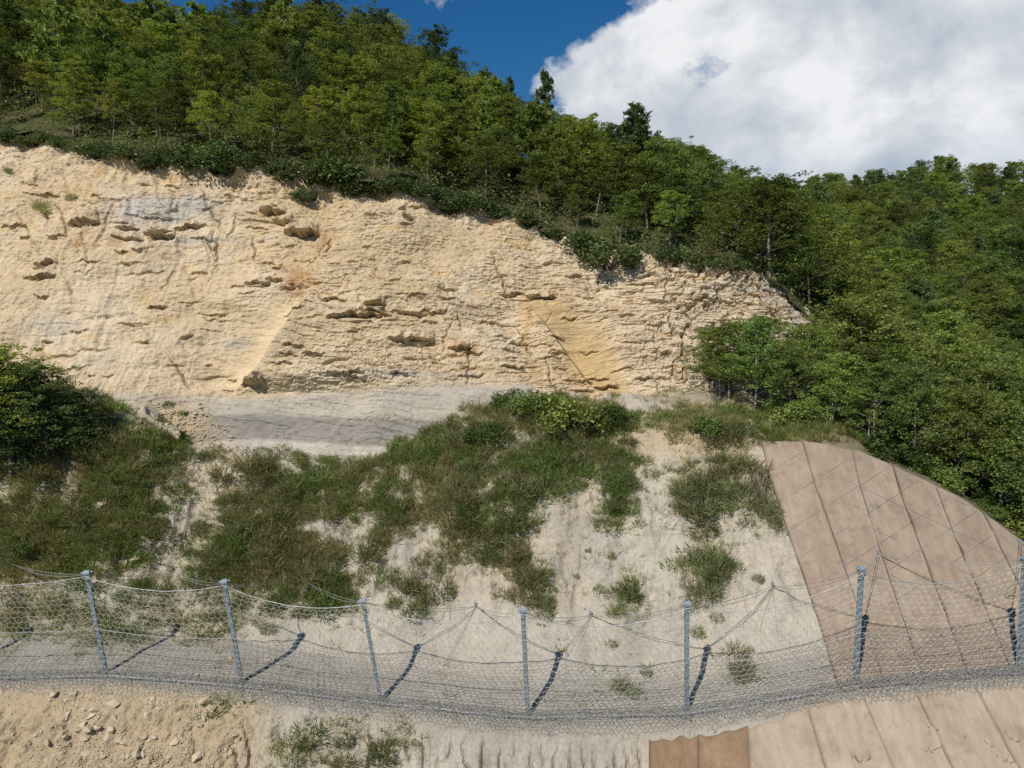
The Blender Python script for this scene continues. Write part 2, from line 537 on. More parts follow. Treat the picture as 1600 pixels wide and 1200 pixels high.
# ------------------------------------------------------------------ where things grow on the lower slope (photograph pixels)
VEG = [  # polygon, density of scrub, density of grass
    ([(-300, 560), (60, 600), (150, 640), (210, 665), (272, 690), (276, 715), (235, 750), (238, 800), (262, 840), (190, 872), (150, 895), (-300, 895)], 1.15, 1.4),
    ([(-300, 880), (160, 890), (300, 900), (560, 930), (545, 960), (400, 975), (330, 1000), (-300, 1005)], .30, .7),
    ([(375, 742), (420, 728), (520, 726), (535, 750), (640, 690), (730, 655), (790, 640), (880, 632), (970, 648), (1000, 665), (985, 700), (958, 735), (900, 755), (850, 752),
      (842, 790), (815, 830), (838, 880), (858, 930), (850, 955), (800, 930), (765, 885), (722, 868), (690, 820), (640, 815), (590, 855), (556, 900), (548, 940), (420, 930), (300, 895), (312, 850), (352, 790), (400, 770)], 1.0, 1.0),
    ([(985, 648), (1090, 640), (1200, 640), (1330, 680), (1300, 692), (1190, 690), (1160, 705), (1100, 690), (1030, 672)], .22, 1.3),
    ([(1175, 640), (1280, 640), (1400, 690), (1640, 800), (1640, 860), (1600, 848), (1500, 776), (1420, 738), (1340, 703), (1260, 689), (1190, 690)], .25, 1.1),
    ([(955, 720), (985, 700), (1000, 780), (1010, 825), (965, 815), (935, 780)], .75, .6),
    ([(1042, 752), (1080, 728), (1120, 716), (1152, 740), (1150, 800), (1120, 832), (1060, 825)], .95, .5),
    ([(1070, 855), (1130, 845), (1142, 870), (1138, 935), (1100, 945), (1070, 930)], .8, .4),
    ([(948, 905), (990, 890), (1012, 930), (1000, 968), (965, 960)], .55, .4),
    ([(1150, 725), (1200, 720), (1215, 760), (1215, 830), (1180, 830)], .4, .5),
    ([(680, 840), (720, 850), (690, 920), (660, 900)], .35, .3),
    ([(600, 900), (660, 890), (680, 945), (620, 960)], .35, .3),
    ([(640, 950), (670, 930), (680, 960)], .3, .2),
    ([(440, 1150), (500, 1132), (590, 1140), (650, 1138), (660, 1165), (610, 1205), (480, 1215), (430, 1190)], .22, .6),
    ([(300, 1095), (350, 1085), (356, 1105), (310, 1112)], .1, 1.2),
    ([(940, 990), (1020, 1040), (1000, 1085), (940, 1070)], .06, .12),
    ([(1130, 1020), (1180, 1020), (1185, 1070), (1140, 1075)], .35, .2),
    ([(300, 720), (345, 705), (350, 725), (310, 735)], .5, .3),
    ([(250, 745), (380, 740), (360, 800), (270, 800)], .12, .3),
]
_j = np.random.default_rng(3)
jx = fbm(wx / 1.1, wy / 1.1, wz / 1.1, 3) * 22 + _j.normal(size=wx.shape) * 11
jy = fbm(wx / 1.1 + 31, wy / 1.1, wz / 1.1, 3) * 18 + _j.normal(size=wx.shape) * 11
den_s = np.zeros(dPX.shape); den_g = np.zeros(dPX.shape)
for poly, a, b in VEG:
    m = inpoly(dPX + jx, dPY + jy, poly)
    den_s = np.maximum(den_s, m * a); den_g = np.maximum(den_g, m * b)
holes = fbm(wx / 1.6 + 7, wy / 1.6, wz / 1.6, 3)
hole = sstep(.75, .35, holes + .25 * fbm(wx / .5, wy / .5, wz / .5, 2))
den_s *= hole; den_g *= (.35 + .65 * hole)
bare_hole = np.exp(-(((dPX - 497) / 26) ** 2 + ((dPY - 822) / 12) ** 2))
den_s *= (1 - np.clip(bare_hole * 1.6, 0, 1)); den_g *= (1 - np.clip(bare_hole * 1.6, 0, 1))
off_mat = (on_mat < .55)
den_s *= off_mat; den_g *= off_mat
den_g = np.maximum(den_g, .014 * ((on_mat > .5) & (sPX > 1330) & (sPY > 1090)))
den_g = np.maximum(den_g, .004 * ((on_mat > .5) & (sPX > 1330)))
den_g = np.maximum(den_g, .03 * off_mat * (row > 95) * (fbm(wx / 2.5, wy / 2.5, 3.3, 2) > .1))

# colours of the ground, with net shade painted on the bench
white = np.array([.445, .40, .33]); cream = np.array([.44, .36, .255]); grey = np.array([.325, .30, .255]); tan = np.array([.40, .315, .205])
soil = np.array([.25, .225, .145])
tint = np.zeros(SLOPE.shape) + white
nz = fbm(wx / 3, wy / 3, wz / 3, 4)
tint += (cream - white) * (sstep(-.1, .6, nz) * .45)[..., None]
tint += (grey - white) * (sstep(.0, .5, fbm(wx / 1.2 + 5, wz / 4, wy / 4, 4)) * .6)[..., None]
bw = (np.clip(bench * 1.4, 0, 1) * .75)[..., None]
tint = tint * (1 - bw) + grey * bw  # bench gravel grey, darkened for the shade of the net
lf = (sstep(102, 84, row) * sstep(470, 330, dPX + 40 * nz))[..., None]
tint = tint * (1 - lf) + tan * lf
lm = ((dPX < 420) & (dPY < 900)).astype(float)[..., None] * .35
tint = tint * (1 - lm) + cream * lm
vg = (np.clip(den_s * .6 + den_g * .35, 0, 1) * .75)[..., None]
tint = tint * (1 - vg) + soil * vg
orange = (np.exp(-(((dPX - 1060) / 120) ** 2 + ((dPY - 690) / 28) ** 2)) * .6)[..., None]
tint = tint * (1 - orange) + np.array([.48, .36, .21]) * orange
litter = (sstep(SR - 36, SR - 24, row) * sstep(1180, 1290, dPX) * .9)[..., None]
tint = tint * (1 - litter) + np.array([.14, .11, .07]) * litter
ghill = (sstep(SR - 50, SR - 28, row) * sstep(1000, 1080, dPX) * .6)[..., None]
tint = tint * (1 - ghill) + np.array([.24, .20, .12]) * ghill

slope_me = mk_mesh('lower_slope', SLOPE_D, gridfaces(SR, SC_), False, {'tint': tint.reshape(-1, 3)})
slope_o = add('lower_slope', slope_me, M_slope, kind='structure', label='pale marl slope with gullies above and below the fence')

# ------------------------------------------------------------------ cliff
BASE = np.stack([np.interp(CC, COLS, L5[:, k]) for k in range(3)], -1)
CR = 320
TOP2 = TOP + np.stack([0 * CC, 0 * CC + 2.6, 0 * CC + .9], -1)
TOP2[:, 0] = TOP[:, 0] * TOP2[:, 1] / TOP[:, 1]
BASEd = BASE + np.array([0, -.3, -.9])
bowl = np.interp(CC, [-260, 200, 480, 800, 1325], [.9, 1.0, .9, .85, 1.0])
CLIFF = loft([BASEd, TOP, TOP2], [CR - 22, 22], [lambda t: t, None])
CRn, CCn = CLIFF.shape[:2]
cx_, cy_, cz_ = CLIFF[..., 0], CLIFF[..., 1], CLIFF[..., 2]
cPX, cPY = proj(CLIFF)
vrow = np.clip(np.arange(CRn) / (CR - 22.0), 0, 1.1)[:, None] * np.ones((1, CCn))
endfade = sstep(0, .05, vrow) * sstep(1.08, .97, vrow)
warpz = cz_ + .05 * cx_ + fbm(cx_ / 9, cz_ / 9, 1.1, 3) * .7
marl = sstep(626, 606, cPY + fbm(cx_ / 3, cz_ / 2, 0, 3) * 7 + np.interp(cPX, [0, 150, 330, 500, 760, 830, 880], [2, 0, -4, 4, 14, 18, -90]))   # 0 in the grey marl, 1 in the tan rock
bed = sstep(430, 520, cPX) * sstep(400, 440, cPY)             # well bedded middle
rub = sstep(980, 1080, cPX)                                   # blocky right end
leftw = sstep(420, 250, cPX)
cd = fbm(cx_ / 7, cy_ / 5, cz_ / 5, 3) * .8
cd = cd - .16 * sstep(.10, 0, np.abs(fbm(cx_ / 5 + cz_ / 9, cz_ / 7, 21.5, 3))) * marl * (.4 + .6 * leftw)
cd = cd + fbm(cx_ / 1.9, cy_ / 1.9, cz_ / 1.4, 4) * .20 * (.35 + .65 * marl)
wz2 = warpz + fbm(cx_ / 1.1, cz_ / 1.1, 6.1, 3) * .06
lay = fbm(cx_ / 2.2, wz2 / .26, 2.2, 3)
lay2 = fbm(cx_ / .8, wz2 / .11, 8.2, 3)
patch = sstep(-.15, .35, fbm(cx_ / 2.4, cz_ / 1.2, 12.2, 3))
step = (sstep(-.10, .03, lay) - .5) * .12 * (.15 + .85 * patch) + (sstep(-.05, .04, lay2) - .5) * .075 * (1.1 - .6 * patch)
cd = cd + step * marl * (.5 + .5 * bed - .1 * rub - .3 * leftw)
cr = fbm(cx_ / .5, cy_ / .5, cz_ / .32, 4)


def blockn(x, z, w, h, seed):
    r_ = np.floor(z / h)
    xx = x / w + _hash(r_.astype(np.int64), np.int64(seed) + 0 * r_.astype(np.int64), 0 * r_.astype(np.int64)) * 9.7
    return _hash(np.floor(xx).astype(np.int64), r_.astype(np.int64), np.int64(seed * 7) + 0 * r_.astype(np.int64)) - .5


bx1 = cx_ + fbm(cx_ / .9, cz_ / .9, 61.1, 3) * .35; bz1 = warpz + fbm(cx_ / 1.6, cz_ / .9, 62.1, 3) * .12
pt2 = sstep(-.3, .4, fbm(cx_ / 3.1, cz_ / 1.7, 66.6, 3))
blocks = blockn(bx1, bz1, 1.1, .21, 3) * .13 + blockn(bx1, bz1, .42, .10, 5) * .085 + blockn(bx1, bz1, .2, .07, 8) * .05
cd = cd + blocks * marl * (.35 + .65 * pt2) * (1 - .45 * leftw) + rub * (blockn(bx1, bz1, .55, .5, 9) * .34 + blockn(bx1, bz1, .25, .25, 12) * .16) * marl
cd = cd + np.abs(cr) * .11 * marl * (.35 + 1.1 * rub + .5 * leftw * sstep(430, 300, cPY) + .3 * sstep(520, 400, cPY))
cd = cd + fbm(cx_ / .22, cy_ / .22, cz_ / .14, 3) * .05 * (.25 + .75 * marl)
blk = np.abs(fbm(cx_ / .8, cy_ / .8, cz_ / 1.6, 3))
cd = cd - rub * sstep(.15, .02, blk) * .6                    # joints between the blocks
rillc = -np.abs(fbm(cx_ / .55 + .4 * fbm(cx_ / 2, cz_ / 2, 4.4, 2), cz_ / 4.5, 6.6, 3))
cd = cd + rillc * .12 * leftw * marl
for _ in range(70):
    a, b = random.uniform(10, 1250), random.uniform(270, 600)
    i0, i1 = np.searchsorted(CC, a - 60), np.searchsorted(CC, a + 60)
    sx = cPX[:, i0:i1]; sy = cPY[:, i0:i1]
    if random.random() < .45:                                  # steep joint
        ln_ = random.uniform(10, 42); tilt_ = random.uniform(-.6, .6)
        dd = sx - a - tilt_ * (sy - b) - 4 * vnoise(sy / 7.0, a); al = (sy - b) / ln_
    else:                                                      # bedding crack
        ln_ = random.uniform(14, 55); tilt_ = random.uniform(-.22, .12)
        dd = sy - b - tilt_ * (sx - a) - 3 * vnoise(sx / 9.0, b); al = (sx - a) / ln_
    cd[:, i0:i1] -= random.uniform(.12, .32) * np.exp(-(dd / 1.6) ** 2) * np.clip(1.1 - al ** 2, 0, 1) * marl[:, i0:i1]
# grey marl: smooth, with stepped fine cracks
mstep = np.interp(cPY + 6 * fbm(cx_ / 4, 1.7, 2.2, 2), [600, 640, 650, 662, 686, 700, 740], [.0, .04, .06, -.06, -.06, .12, .24])
crk = fbm(cx_ / 2.5, wz2 / .16, 4.2, 3)
cd = cd + (1 - marl) * (mstep + .05 * (sstep(-.1, .05, crk) - .5) + .04 * fbm(cx_ / .4, cy_ / .4, cz_ / .3, 3) - .07 * sstep(.05, 0, np.abs(fbm(cx_ / 1.6 + cz_ / .8, cz_ / 1.2, 14.4, 2))) * sstep(.1, .5, fbm(cx_ / 2, cz_ / 2, 3.3, 2)))
# the sandy chute and the buttress right of it
chx = np.interp(cPY, [380, 430, 470, 520, 560, 600, 640], [470, 478, 478, 440, 408, 380, 350])
cd = cd + 1.15 * sstep(-14, 16, cPX - chx - 4 * fbm(cx_ / .8, cz_ / .8, 0, 2)) * sstep(330, 60, cPX - chx) * sstep(400, 470, cPY) * sstep(614, 588, cPY)
chute = np.exp(-((cPX - chx + 24) / 26.0) ** 2) * sstep(8, -4, cPX - chx) * sstep(455, 490, cPY) * sstep(612, 596, cPY)
# smooth slickenside panel
pan_l = np.interp(cPY, [455, 480, 520, 560, 600, 640], [835, 828, 862, 895, 925, 965])
pan_r = np.interp(cPY, [455, 480, 520, 560, 600, 640], [872, 886, 930, 960, 982, 1000])
panel = sstep(-4, 4, cPX - pan_l) * sstep(18, -14, cPX - pan_r) * sstep(462, 478, cPY) * sstep(632, 610, cPY)
calm = np.clip(panel * .8 + chute * .9, 0, 1)
base_big = fbm(cx_ / 7, cy_ / 5, cz_ / 5, 3) * .75
cd = cd * (1 - calm * .75) + base_big * calm * .75 - panel * .5 * sstep(470, 540, cPY) - chute * .25
# jutting beds with shaded undersides: pixel x, y, half width, reach (m), height above (px)
LEDGES = [(247, 366, 24, .75, 22), (200, 373, 22, .4, 14), (290, 352, 18, .55, 12), (200, 356, 16, .4, 10), (135, 352, 24, .7, 30), (425, 330, 20, .9, 18), (470, 362, 26, 1.0, 26), (440, 345, 16, .6, 16),
          (405, 448, 20, .75, 12), (430, 442, 14, .5, 9), (525, 479, 22, .4, 8), (590, 484, 16, .55, 9), (560, 503, 40, .75, 12), (590, 497, 24, .5, 8), (640, 495, 26, .45, 8), (675, 493, 18, .35, 7),
          (645, 539, 34, .95, 22), (672, 509, 12, .3, 6), (720, 547, 18, .55, 10), (740, 552, 14, .4, 8), (395, 600, 20, .9, 22), (465, 548, 16, .35, 8), (495, 560, 18, .35, 7), (545, 590, 28, .55, 9),
          (560, 597, 16, .4, 8), (625, 592, 14, .35, 7), (845, 465, 24, .6, 12), (808, 460, 12, .4, 8), (895, 432, 14, .4, 10), (950, 600, 20, .5, 10), (1010, 590, 16, .4, 8), (800, 575, 18, .4, 8), (860, 558, 20, .2, 5),
          (1085, 470, 16, .5, 10), (1120, 520, 18, .5, 10), (1010, 430, 16, .5, 10), (60, 430, 26, .5, 20), (70, 410, 20, .5, 16), (245, 480, 16, .3, 8), (700, 470, 14, .3, 7), (760, 500, 14, .25, 6), (700, 455, 14, .3, 8), (655, 470, 14, .3, 8), (910, 610, 18, .4, 8)]
for _ in range(150):
    a, b = random.uniform(20, 1240), random.uniform(290, 600)
    if 430 < a and random.random() < .5: b = random.uniform(420, 600)
    LEDGES.append((a, b, random.uniform(5, 24), random.uniform(.10, .30), random.uniform(5, 11)))
for (a, b, w, reach, hgt) in LEDGES:
    i0, i1 = np.searchsorted(CC, a - 3 * w), np.searchsorted(CC, a + 3 * w)
    sx = cPX[:, i0:i1]; sy = cPY[:, i0:i1]
    wob = vnoise(sx / 9.0, a) * 3.0 + vnoise(sx / 3.5, b) * 1.2 + (sx - a) * random.uniform(-.10, .12)
    s = sy - b - wob
    env = np.clip(1.15 - ((sx - a) / w) ** 2, 0, 1) ** .6
    up = sstep(-hgt, -1.0, s) * (s < 0.0) * (.75 + .25 * vnoise(sx / 5., sy / 5.))
    dn = -.55 * sstep(hgt * .42 + 1.5, 0.0, s) * (s >= 0.0)
    cd[:, i0:i1] += reach * env * (up + dn) * .85
# cut face turning the corner at the right end and the crumbling lip
cd = cd * endfade + (1 - endfade) * fbm(cx_ / 2, cy_ / 2, cz_ / 2, 3) * .35
lipn = sstep(.82, 1.0, vrow)
cd = cd - lipn * np.abs(fbm(cx_ / 1.6, cz_ / 2.5, 3.1, 3)) * .9
out_dir = np.array([0.0, -.93, .37])
CLIFF_D = CLIFF + cd[..., None] * out_dir
CLIFF_D[..., 2] += sstep(.9, 1.0, vrow) * fbm(cx_ / 1.3, 3.3, 1.2, 4) * .6

rock = np.array([.545, .43, .285]); pale = np.array([.59, .50, .365]); ochre = np.array([.49, .325, .14]); rust = np.array([.37, .19, .075]); marlc = np.array([.40, .365, .305]); marld = np.array([.262, .24, .21]); bluegrey = np.array([.39, .395, .38])
ct = np.zeros(CLIFF.shape) + rock
big = fbm(cx_ / 4, cz_ / 3, 9.1, 4)


def lay_on(w, c):
    global ct
    w = np.clip(w, 0, 1)[..., None]
    ct = ct * (1 - w) + c * w


lay_on(sstep(-.2, .6, big) * .6, pale)
lay_on(sstep(.05, .6, fbm(cx_ / 9, cz_ / 5, 33.1, 3)) * .55, np.array([.47, .36, .215]))
lay_on(sstep(.1, .55, fbm(cx_ / 1.3 + cz_ / 4, cz_ / 6, 41.1, 3)) * .35 * leftw, np.array([.45, .345, .205]))
lay_on(sstep(.1, .5, fbm(cx_ / 6, warpz / .28, 51.1, 3)) * .4 * bed, np.array([.60, .50, .35]))
lay_on(sstep(880, 1050, cPX) * .55, np.array([.53, .45, .335]))
lay_on(sstep(1040, 1140, cPX) * .85 * sstep(-.3, .3, fbm(cx_ / 1.5, cz_ / 1.5, 2, 3)), np.array([.46, .41, .335]))
lay_on(sstep(.25, .8, fbm(cx_ / 2.2, warpz / .5, 5.5, 4)) * .55, ochre)
lay_on(sstep(.45, .9, fbm(cx_ / 1.0, cz_ / 1.3, 7.5, 4)) * .5, rust)
for (a, b, w, h, c, s) in [(465, 445, 22, 28, rust, .75), (855, 490, 30, 22, ochre, .65), (925, 575, 40, 34, ochre, .6), (838, 575, 12, 16, rust, .45), (965, 615, 22, 14, ochre, .5), (822, 530, 8, 60, ochre, .6), (910, 545, 34, 40, ochre, .5), (1040, 470, 30, 30, pale, .5), (225, 470, 14, 16, ochre, .5),
                           (505, 375, 12, 22, rust, .6), (100, 285, 70, 45, np.array([.48, .345, .19]), .5), (215, 330, 28, 24, np.array([.46, .44, .42]), .8), (290, 320, 50, 14, bluegrey, .75), (265, 338, 40, 10, bluegrey, .7), (300, 372, 70, 7, bluegrey, .5), (75, 510, 40, 14, bluegrey, .35),
                           (370, 535, 36, 9, bluegrey, .6), (640, 590, 70, 7, bluegrey, .5), (240, 250, 40, 16, np.array([.46, .30, .16]), .45), (770, 345, 14, 14, rust, .3), (60, 440, 40, 60, np.array([.45, .36, .23]), .4), (700, 545, 30, 10, ochre, .35)]:
    jj = fbm(cx_ / .8, cz_ / .6, a, 3) * .8
    lay_on(np.exp(-(((cPX - a) / w) ** 2 + ((cPY - b) / h) ** 2) * (1 + jj) * 1.0) * s, c)
lay_on(panel * .7, np.array([.49, .35, .175]))
lay_on(chute * .8, np.array([.63, .50, .32]))
lay_on(sstep(-4, 6, cPX - chx) * sstep(120, 10, cPX - chx) * sstep(470, 500, cPY) * .45, np.array([.44, .34, .21]))
lay_on((1 - marl) * .95, marlc)
pz = cPY + 8 * fbm(cx_ / 5, 2.2, 1.1, 2) - np.interp(cPX, [330, 500, 620, 720], [0, 0, 8, 20])
lay_on((1 - marl) * sstep(648, 656, pz) * sstep(698, 686, pz) * .95, marld)
lay_on((1 - marl) * sstep(690, 697, pz) * .8, np.array([.475, .44, .375]))
lay_on(sstep(.3, .7, fbm(cx_ / 5, warpz / .22, 3.5, 3)) * (1 - marl) * .3, marld)
# debris fan in the left corner
fan = np.exp(-(((cPX - 270) / 46) ** 2 + ((cPY - 668) / 34) ** 2))
lay_on(fan * 1.7, np.array([.48, .37, .235]))
cliff_me = mk_mesh('cliff', CLIFF_D, gridfaces(CRn, CCn), False, {'tint': ct.reshape(-1, 3)})
cliff_o = add('cliff', cliff_me, M_cliff, kind='structure', label='cream coloured bedded rock face with grey marl band at its foot')


def cliff_at(px, py):
    c = int(np.clip(np.searchsorted(CC, px), 1, CCn - 2))
    _, yy = proj(CLIFF_D[:, c])
    r = int(np.argmin(np.abs(yy[:CR - 22] - py)))
    return CLIFF_D[r, c]


# ------------------------------------------------------------------ hillside behind (thin plate through control points)
ctl = [P(a, b, c) for (a, b, c) in T_PTS[:-1:1]]
ctl += [P(a, b, c) for (a, b, c) in
        [(-300, -30, 86), (0, 30, 86), (180, 75, 84), (330, 118, 82), (480, 100, 80), (600, 128, 79), (680, 172, 78), (770, 220, 78), (900, 285, 80), (1000, 305, 84), (1080, 338, 90), (1160, 355, 104),
         (1250, 338, 128), (1350, 318, 132), (1480, 302, 134), (1600, 310, 134), (1800, 320, 134), (2000, 310, 134),
         (1300, 470, 66), (1200, 390, 74), (1450, 545, 68), (1600, 610, 66), (1750, 650, 64), (1450, 400, 96), (1600, 440, 96), (1300, 385, 98), (1750, 450, 96)]]
for i in range(0, NC, 40):
    if COLS[i] > 1310:
        ctl.append(L5[i] - np.array([0, 0, .15]))
        ctl.append(L5[i] + np.array([6, 7, -.5]))
ctl += [np.array(q) for q in [(-90, 130, 45), (-30, 130, 40), (30, 130, 28), (-90, 190, 20), (0, 190, 10), (60, 200, 32), (120, 200, 32), (180, 200, 30), (200, 120, 26), (200, 60, 6), (90, 30, 2), (150, 30, 0), (-120, 90, 50), (-110, 55, 32), (45, 26, 6)]]
ctl = np.array(ctl, float)


def tps(r2):
    return .5 * r2 * np.log(r2 + 1e-6)


XY = ctl[:, :2] / 50.0
K = tps(((XY[:, None] - XY[None]) ** 2).sum(-1)) + np.eye(len(XY)) * 1e-4
Pm = np.concatenate([np.ones((len(XY), 1)), XY], 1)
A = np.block([[K, Pm], [Pm.T, np.zeros((3, 3))]])
wts = np.linalg.solve(A, np.concatenate([ctl[:, 2], np.zeros(3)]))


def hz(x, y):
    x = np.asarray(x, float); y = np.asarray(y, float)
    q = np.stack([x.ravel(), y.ravel()], -1) / 50.0
    r = np.empty(len(q))
    for s in range(0, len(q), 20000):
        b = q[s:s + 20000]
        r[s:s + 20000] = tps(((b[:, None] - XY[None]) ** 2).sum(-1)) @ wts[:len(XY)] + wts[-3] + b @ wts[-2:]
    return r.reshape(x.shape)


FRONT = [(-400, -50)] + [(-400, TOP[0, 1])] + [(p[0], p[1] - .25 - (1.6 if p[0] > 17 else 0)) for p in TOP[::6]] + [(p[0], p[1] - .2) for p in L5[::6] if p[0] > TOP[-1, 0] + .2 and p[1] < TOP[-1, 1]] + [(400, L5[-1, 1]), (400, -50)]
gx_, gy_ = np.meshgrid(np.linspace(-120, 190, 260), np.linspace(24, 195, 250))
gz_ = hz(gx_, gy_) + fbm(gx_ / 6, gy_ / 6, 0, 4) * .5
keep = ~inpoly(gx_, gy_, FRONT)
HF = gridfaces(*gx_.shape)
HF = HF[keep.ravel()[HF].all(1)]
used = np.unique(HF); remap = -np.ones(gx_.size, int); remap[used] = np.arange(len(used))
HV = np.stack([gx_, gy_, gz_], -1).reshape(-1, 3)[used]
m, t = new_mat('forest_floor'); g = NT(t)
tcn = g.n('ShaderNodeTexCoord')
na = g.noise(tcn.outputs['Object'], .6, 8, .7); nb = g.noise(tcn.outputs['Object'], 5, 5, .7)
c = g.ramp(na, [(.3, (.05, .06, .022)), (.5, (.085, .085, .038)), (.7, (.15, .125, .07))])
g.out(g.bsdf(g.mix(.5, c, g.ramp(nb, [(.3, (.5, .5, .5)), (.7, (1.2, 1.2, 1.2))]), 'MULTIPLY'), .95, nb, .8, .12, .1))
M_floor = m
hill_o = add('hillside', mk_mesh('hillside', HV, remap[HF], True), M_floor, kind='structure', label='wooded hillside rising behind the cliff and fence slope')
gv = np.array([[-900, -900, -4], [900, -900, -4], [900, 900, -4], [-900, 900, -4.]])
ground_o = add('ground', mk_mesh('ground', gv, np.array([[0, 1, 2, 3]])), M_floor, kind='structure', label='valley floor around the foot of the slope')

# ------------------------------------------------------------------ plants
def leafset(C, size, up=.35, rngl=rng, jit=.35, squash=.62):
    """four-cornered leaves round the points C"""
    n = len(C)
    nrm_ = rngl.normal(size=(n, 3)); nrm_[:, 2] = np.abs(nrm_[:, 2]) + up
    nrm_ /= np.linalg.norm(nrm_, axis=1, keepdims=True)
    a = np.cross(nrm_, rngl.normal(size=(n, 3))); a /= np.linalg.norm(a, axis=1, keepdims=True) + 1e-9
    b = np.cross(nrm_, a)
    s = size * (1 + jit * rngl.uniform(-1, 1, n))[:, None]
    q = np.stack([C - a * s, C + b * s * squash + nrm_ * s * .15, C + a * s, C - b * s * squash + nrm_ * s * .15], 1)
    return q.reshape(-1, 3), np.arange(n * 4).reshape(n, 4)


def tree_skeleton(h, lean, nl, r0, spread, low, rr):
    """trunk and limbs; returns tubes and limb end points"""
    k = 9
    t = np.linspace(0, 1, k)
    bend = rr.normal(size=2) * lean
    pts = np.stack([bend[0] * t ** 1.6 * h + .05 * h * np.sin(t * 5 + rr.uniform(0, 6)) * .3, bend[1] * t ** 1.6 * h + .04 * h * np.sin(t * 4 + rr.uniform(0, 6)) * .3, t * h * .92], -1)
    pts[0, 2] = -.5
    tubes = [tube(pts, r0 * (1 - .82 * t) + .012, 6)]
    ends = []
    for i in range(nl):
        s = low + (1 - low) * (i + rr.uniform(0, .8)) / nl
        s = min(s, .97)
        p0 = np.array([np.interp(s, t, pts[:, j]) for j in range(3)])
        az = i * 2.4 + rr.uniform(-.5, .5)
        ln = spread * (1.05 - .65 * max(0, (s - low) / (1 - low)) ** 1.4) * rr.uniform(.7, 1.15)
        d = np.array([math.cos(az), math.sin(az), rr.uniform(.25, .75)]); d /= np.linalg.norm(d)
        p1 = p0 + d * ln * .55 + np.array([0, 0, .03 * ln]); p2 = p0 + d * ln + np.array([0, 0, .18 * ln])
        tubes.append(tube(np.array([p0, p1, p2]), np.array([r0 * .34 * (1.05 - s) + .012, .03, .012]), 4))
        ends += [(p2, ln), (p1, ln * .8)]
    ends.append((pts[-1], spread * .6))
    return merge(tubes), ends


def make_broadleaf(h, spread, low, nl, nleaf, size, seed, r0=.11, lean=.05):
    rr = np.random.default_rng(seed)
    tr, ends = tree_skeleton(h, lean, nl, r0, spread, low, rr)
    cs = []
    per = nleaf // len(ends)
    for (p, ln) in ends:
        k = rr.integers(4, 8)
        for _ in range(k):
            c = p + rr.normal(size=3) * np.array([.34, .34, .26]) * ln * .75
            n = max(6, int(per / k * rr.uniform(.6, 1.4)))
            d = rr.normal(size=(n, 3)); d /= np.linalg.norm(d, axis=1, keepdims=True)
            rad = rr.uniform(.55, 1.0, n)[:, None] * rr.uniform(.22, .55) * (.4 + .3 * ln)
            cs.append(c + d * rad * np.array([1.15, 1.15, .62]))
    C = np.concatenate(cs)
    C = C[C[:, 2] > h * .08]
    return tr, leafset(C, size, .5, rr)


def make_pine(h, spread, low, nwh, nleaf, size, seed, r0=.13, soft=False):
    rr = np.random.default_rng(seed)
    k = 7; t = np.linspace(0, 1, k)
    ph = rr.uniform(0, 6, 2)
    pts = np.stack([.02 * h * np.sin(t * 4 + ph[0]), .02 * h * np.sin(t * 3 + ph[1]), t * h], -1); pts[0, 2] = -.5
    tubes = [tube(pts, r0 * (1 - .9 * t) + .012, 6)]
    segs = []
    for w in range(nwh):
        s = low + (1 - low) * ((w + .5) / nwh)
        nb_ = rr.integers(4, 7)
        for b in range(nb_):
            az = rr.uniform(0, 2 * math.pi)
            ln = spread * ((1 - s) / (1 - low) * .85 + .16) ** (.75 if not soft else .55) * rr.uniform(.6, 1.15)
            el = rr.uniform(.05, .35) + .55 * s * s
            p0 = np.array([np.interp(s, t, pts[:, j]) for j in range(3)]) + np.array([0, 0, rr.uniform(-.25, .25)])
            d = np.array([math.cos(az) * math.cos(el), math.sin(az) * math.cos(el), math.sin(el)])
            p2 = p0 + d * ln + np.array([0, 0, .12 * ln])
            tubes.append(tube(np.array([p0, p0 + d * ln * .5, p2]), np.array([.035 * (1.2 - s), .022, .008]), 3))
            segs.append((p0, p2, ln))
    segs.append((pts[-2], pts[-1] + np.array([0, 0, .2]), .7))
    tot = sum(s[2] for s in segs)
    cs, ds = [], []
    for p0, p2, ln in segs:
        n = max(8, int(nleaf * ln / tot))
        nt_ = max(3, int(ln * 5))
        tt = rr.uniform(.25, 1.05, nt_)
        cen = p0 + (p2 - p0) * tt[:, None] + rr.normal(size=(nt_, 3)) * np.array([.16, .16, .10]) * (.5 + .4 * ln)
        idx = rr.integers(0, nt_, n)
        d = rr.normal(size=(n, 3)) * .8 + (p2 - p0) / (ln + 1e-6) * .7 + np.array([0, 0, .55]); d /= np.linalg.norm(d, axis=1, keepdims=True)
        cs.append(cen[idx] + rr.normal(size=(n, 3)) * .07); ds.append(d)
    C = np.concatenate(cs); D = np.concatenate(ds)
    a = np.cross(D, rr.normal(size=C.shape)); a /= np.linalg.norm(a, axis=1, keepdims=True) + 1e-9
    s = size * rr.uniform(.7, 1.3, len(C))[:, None]
    q = np.stack([C - a * s * .16, C + a * s * .16, C + a * s * .10 + D * s, C - a * s * .10 + D * s], 1)
    return merge(tubes), (q.reshape(-1, 3), np.arange(len(C) * 4).reshape(-1, 4))


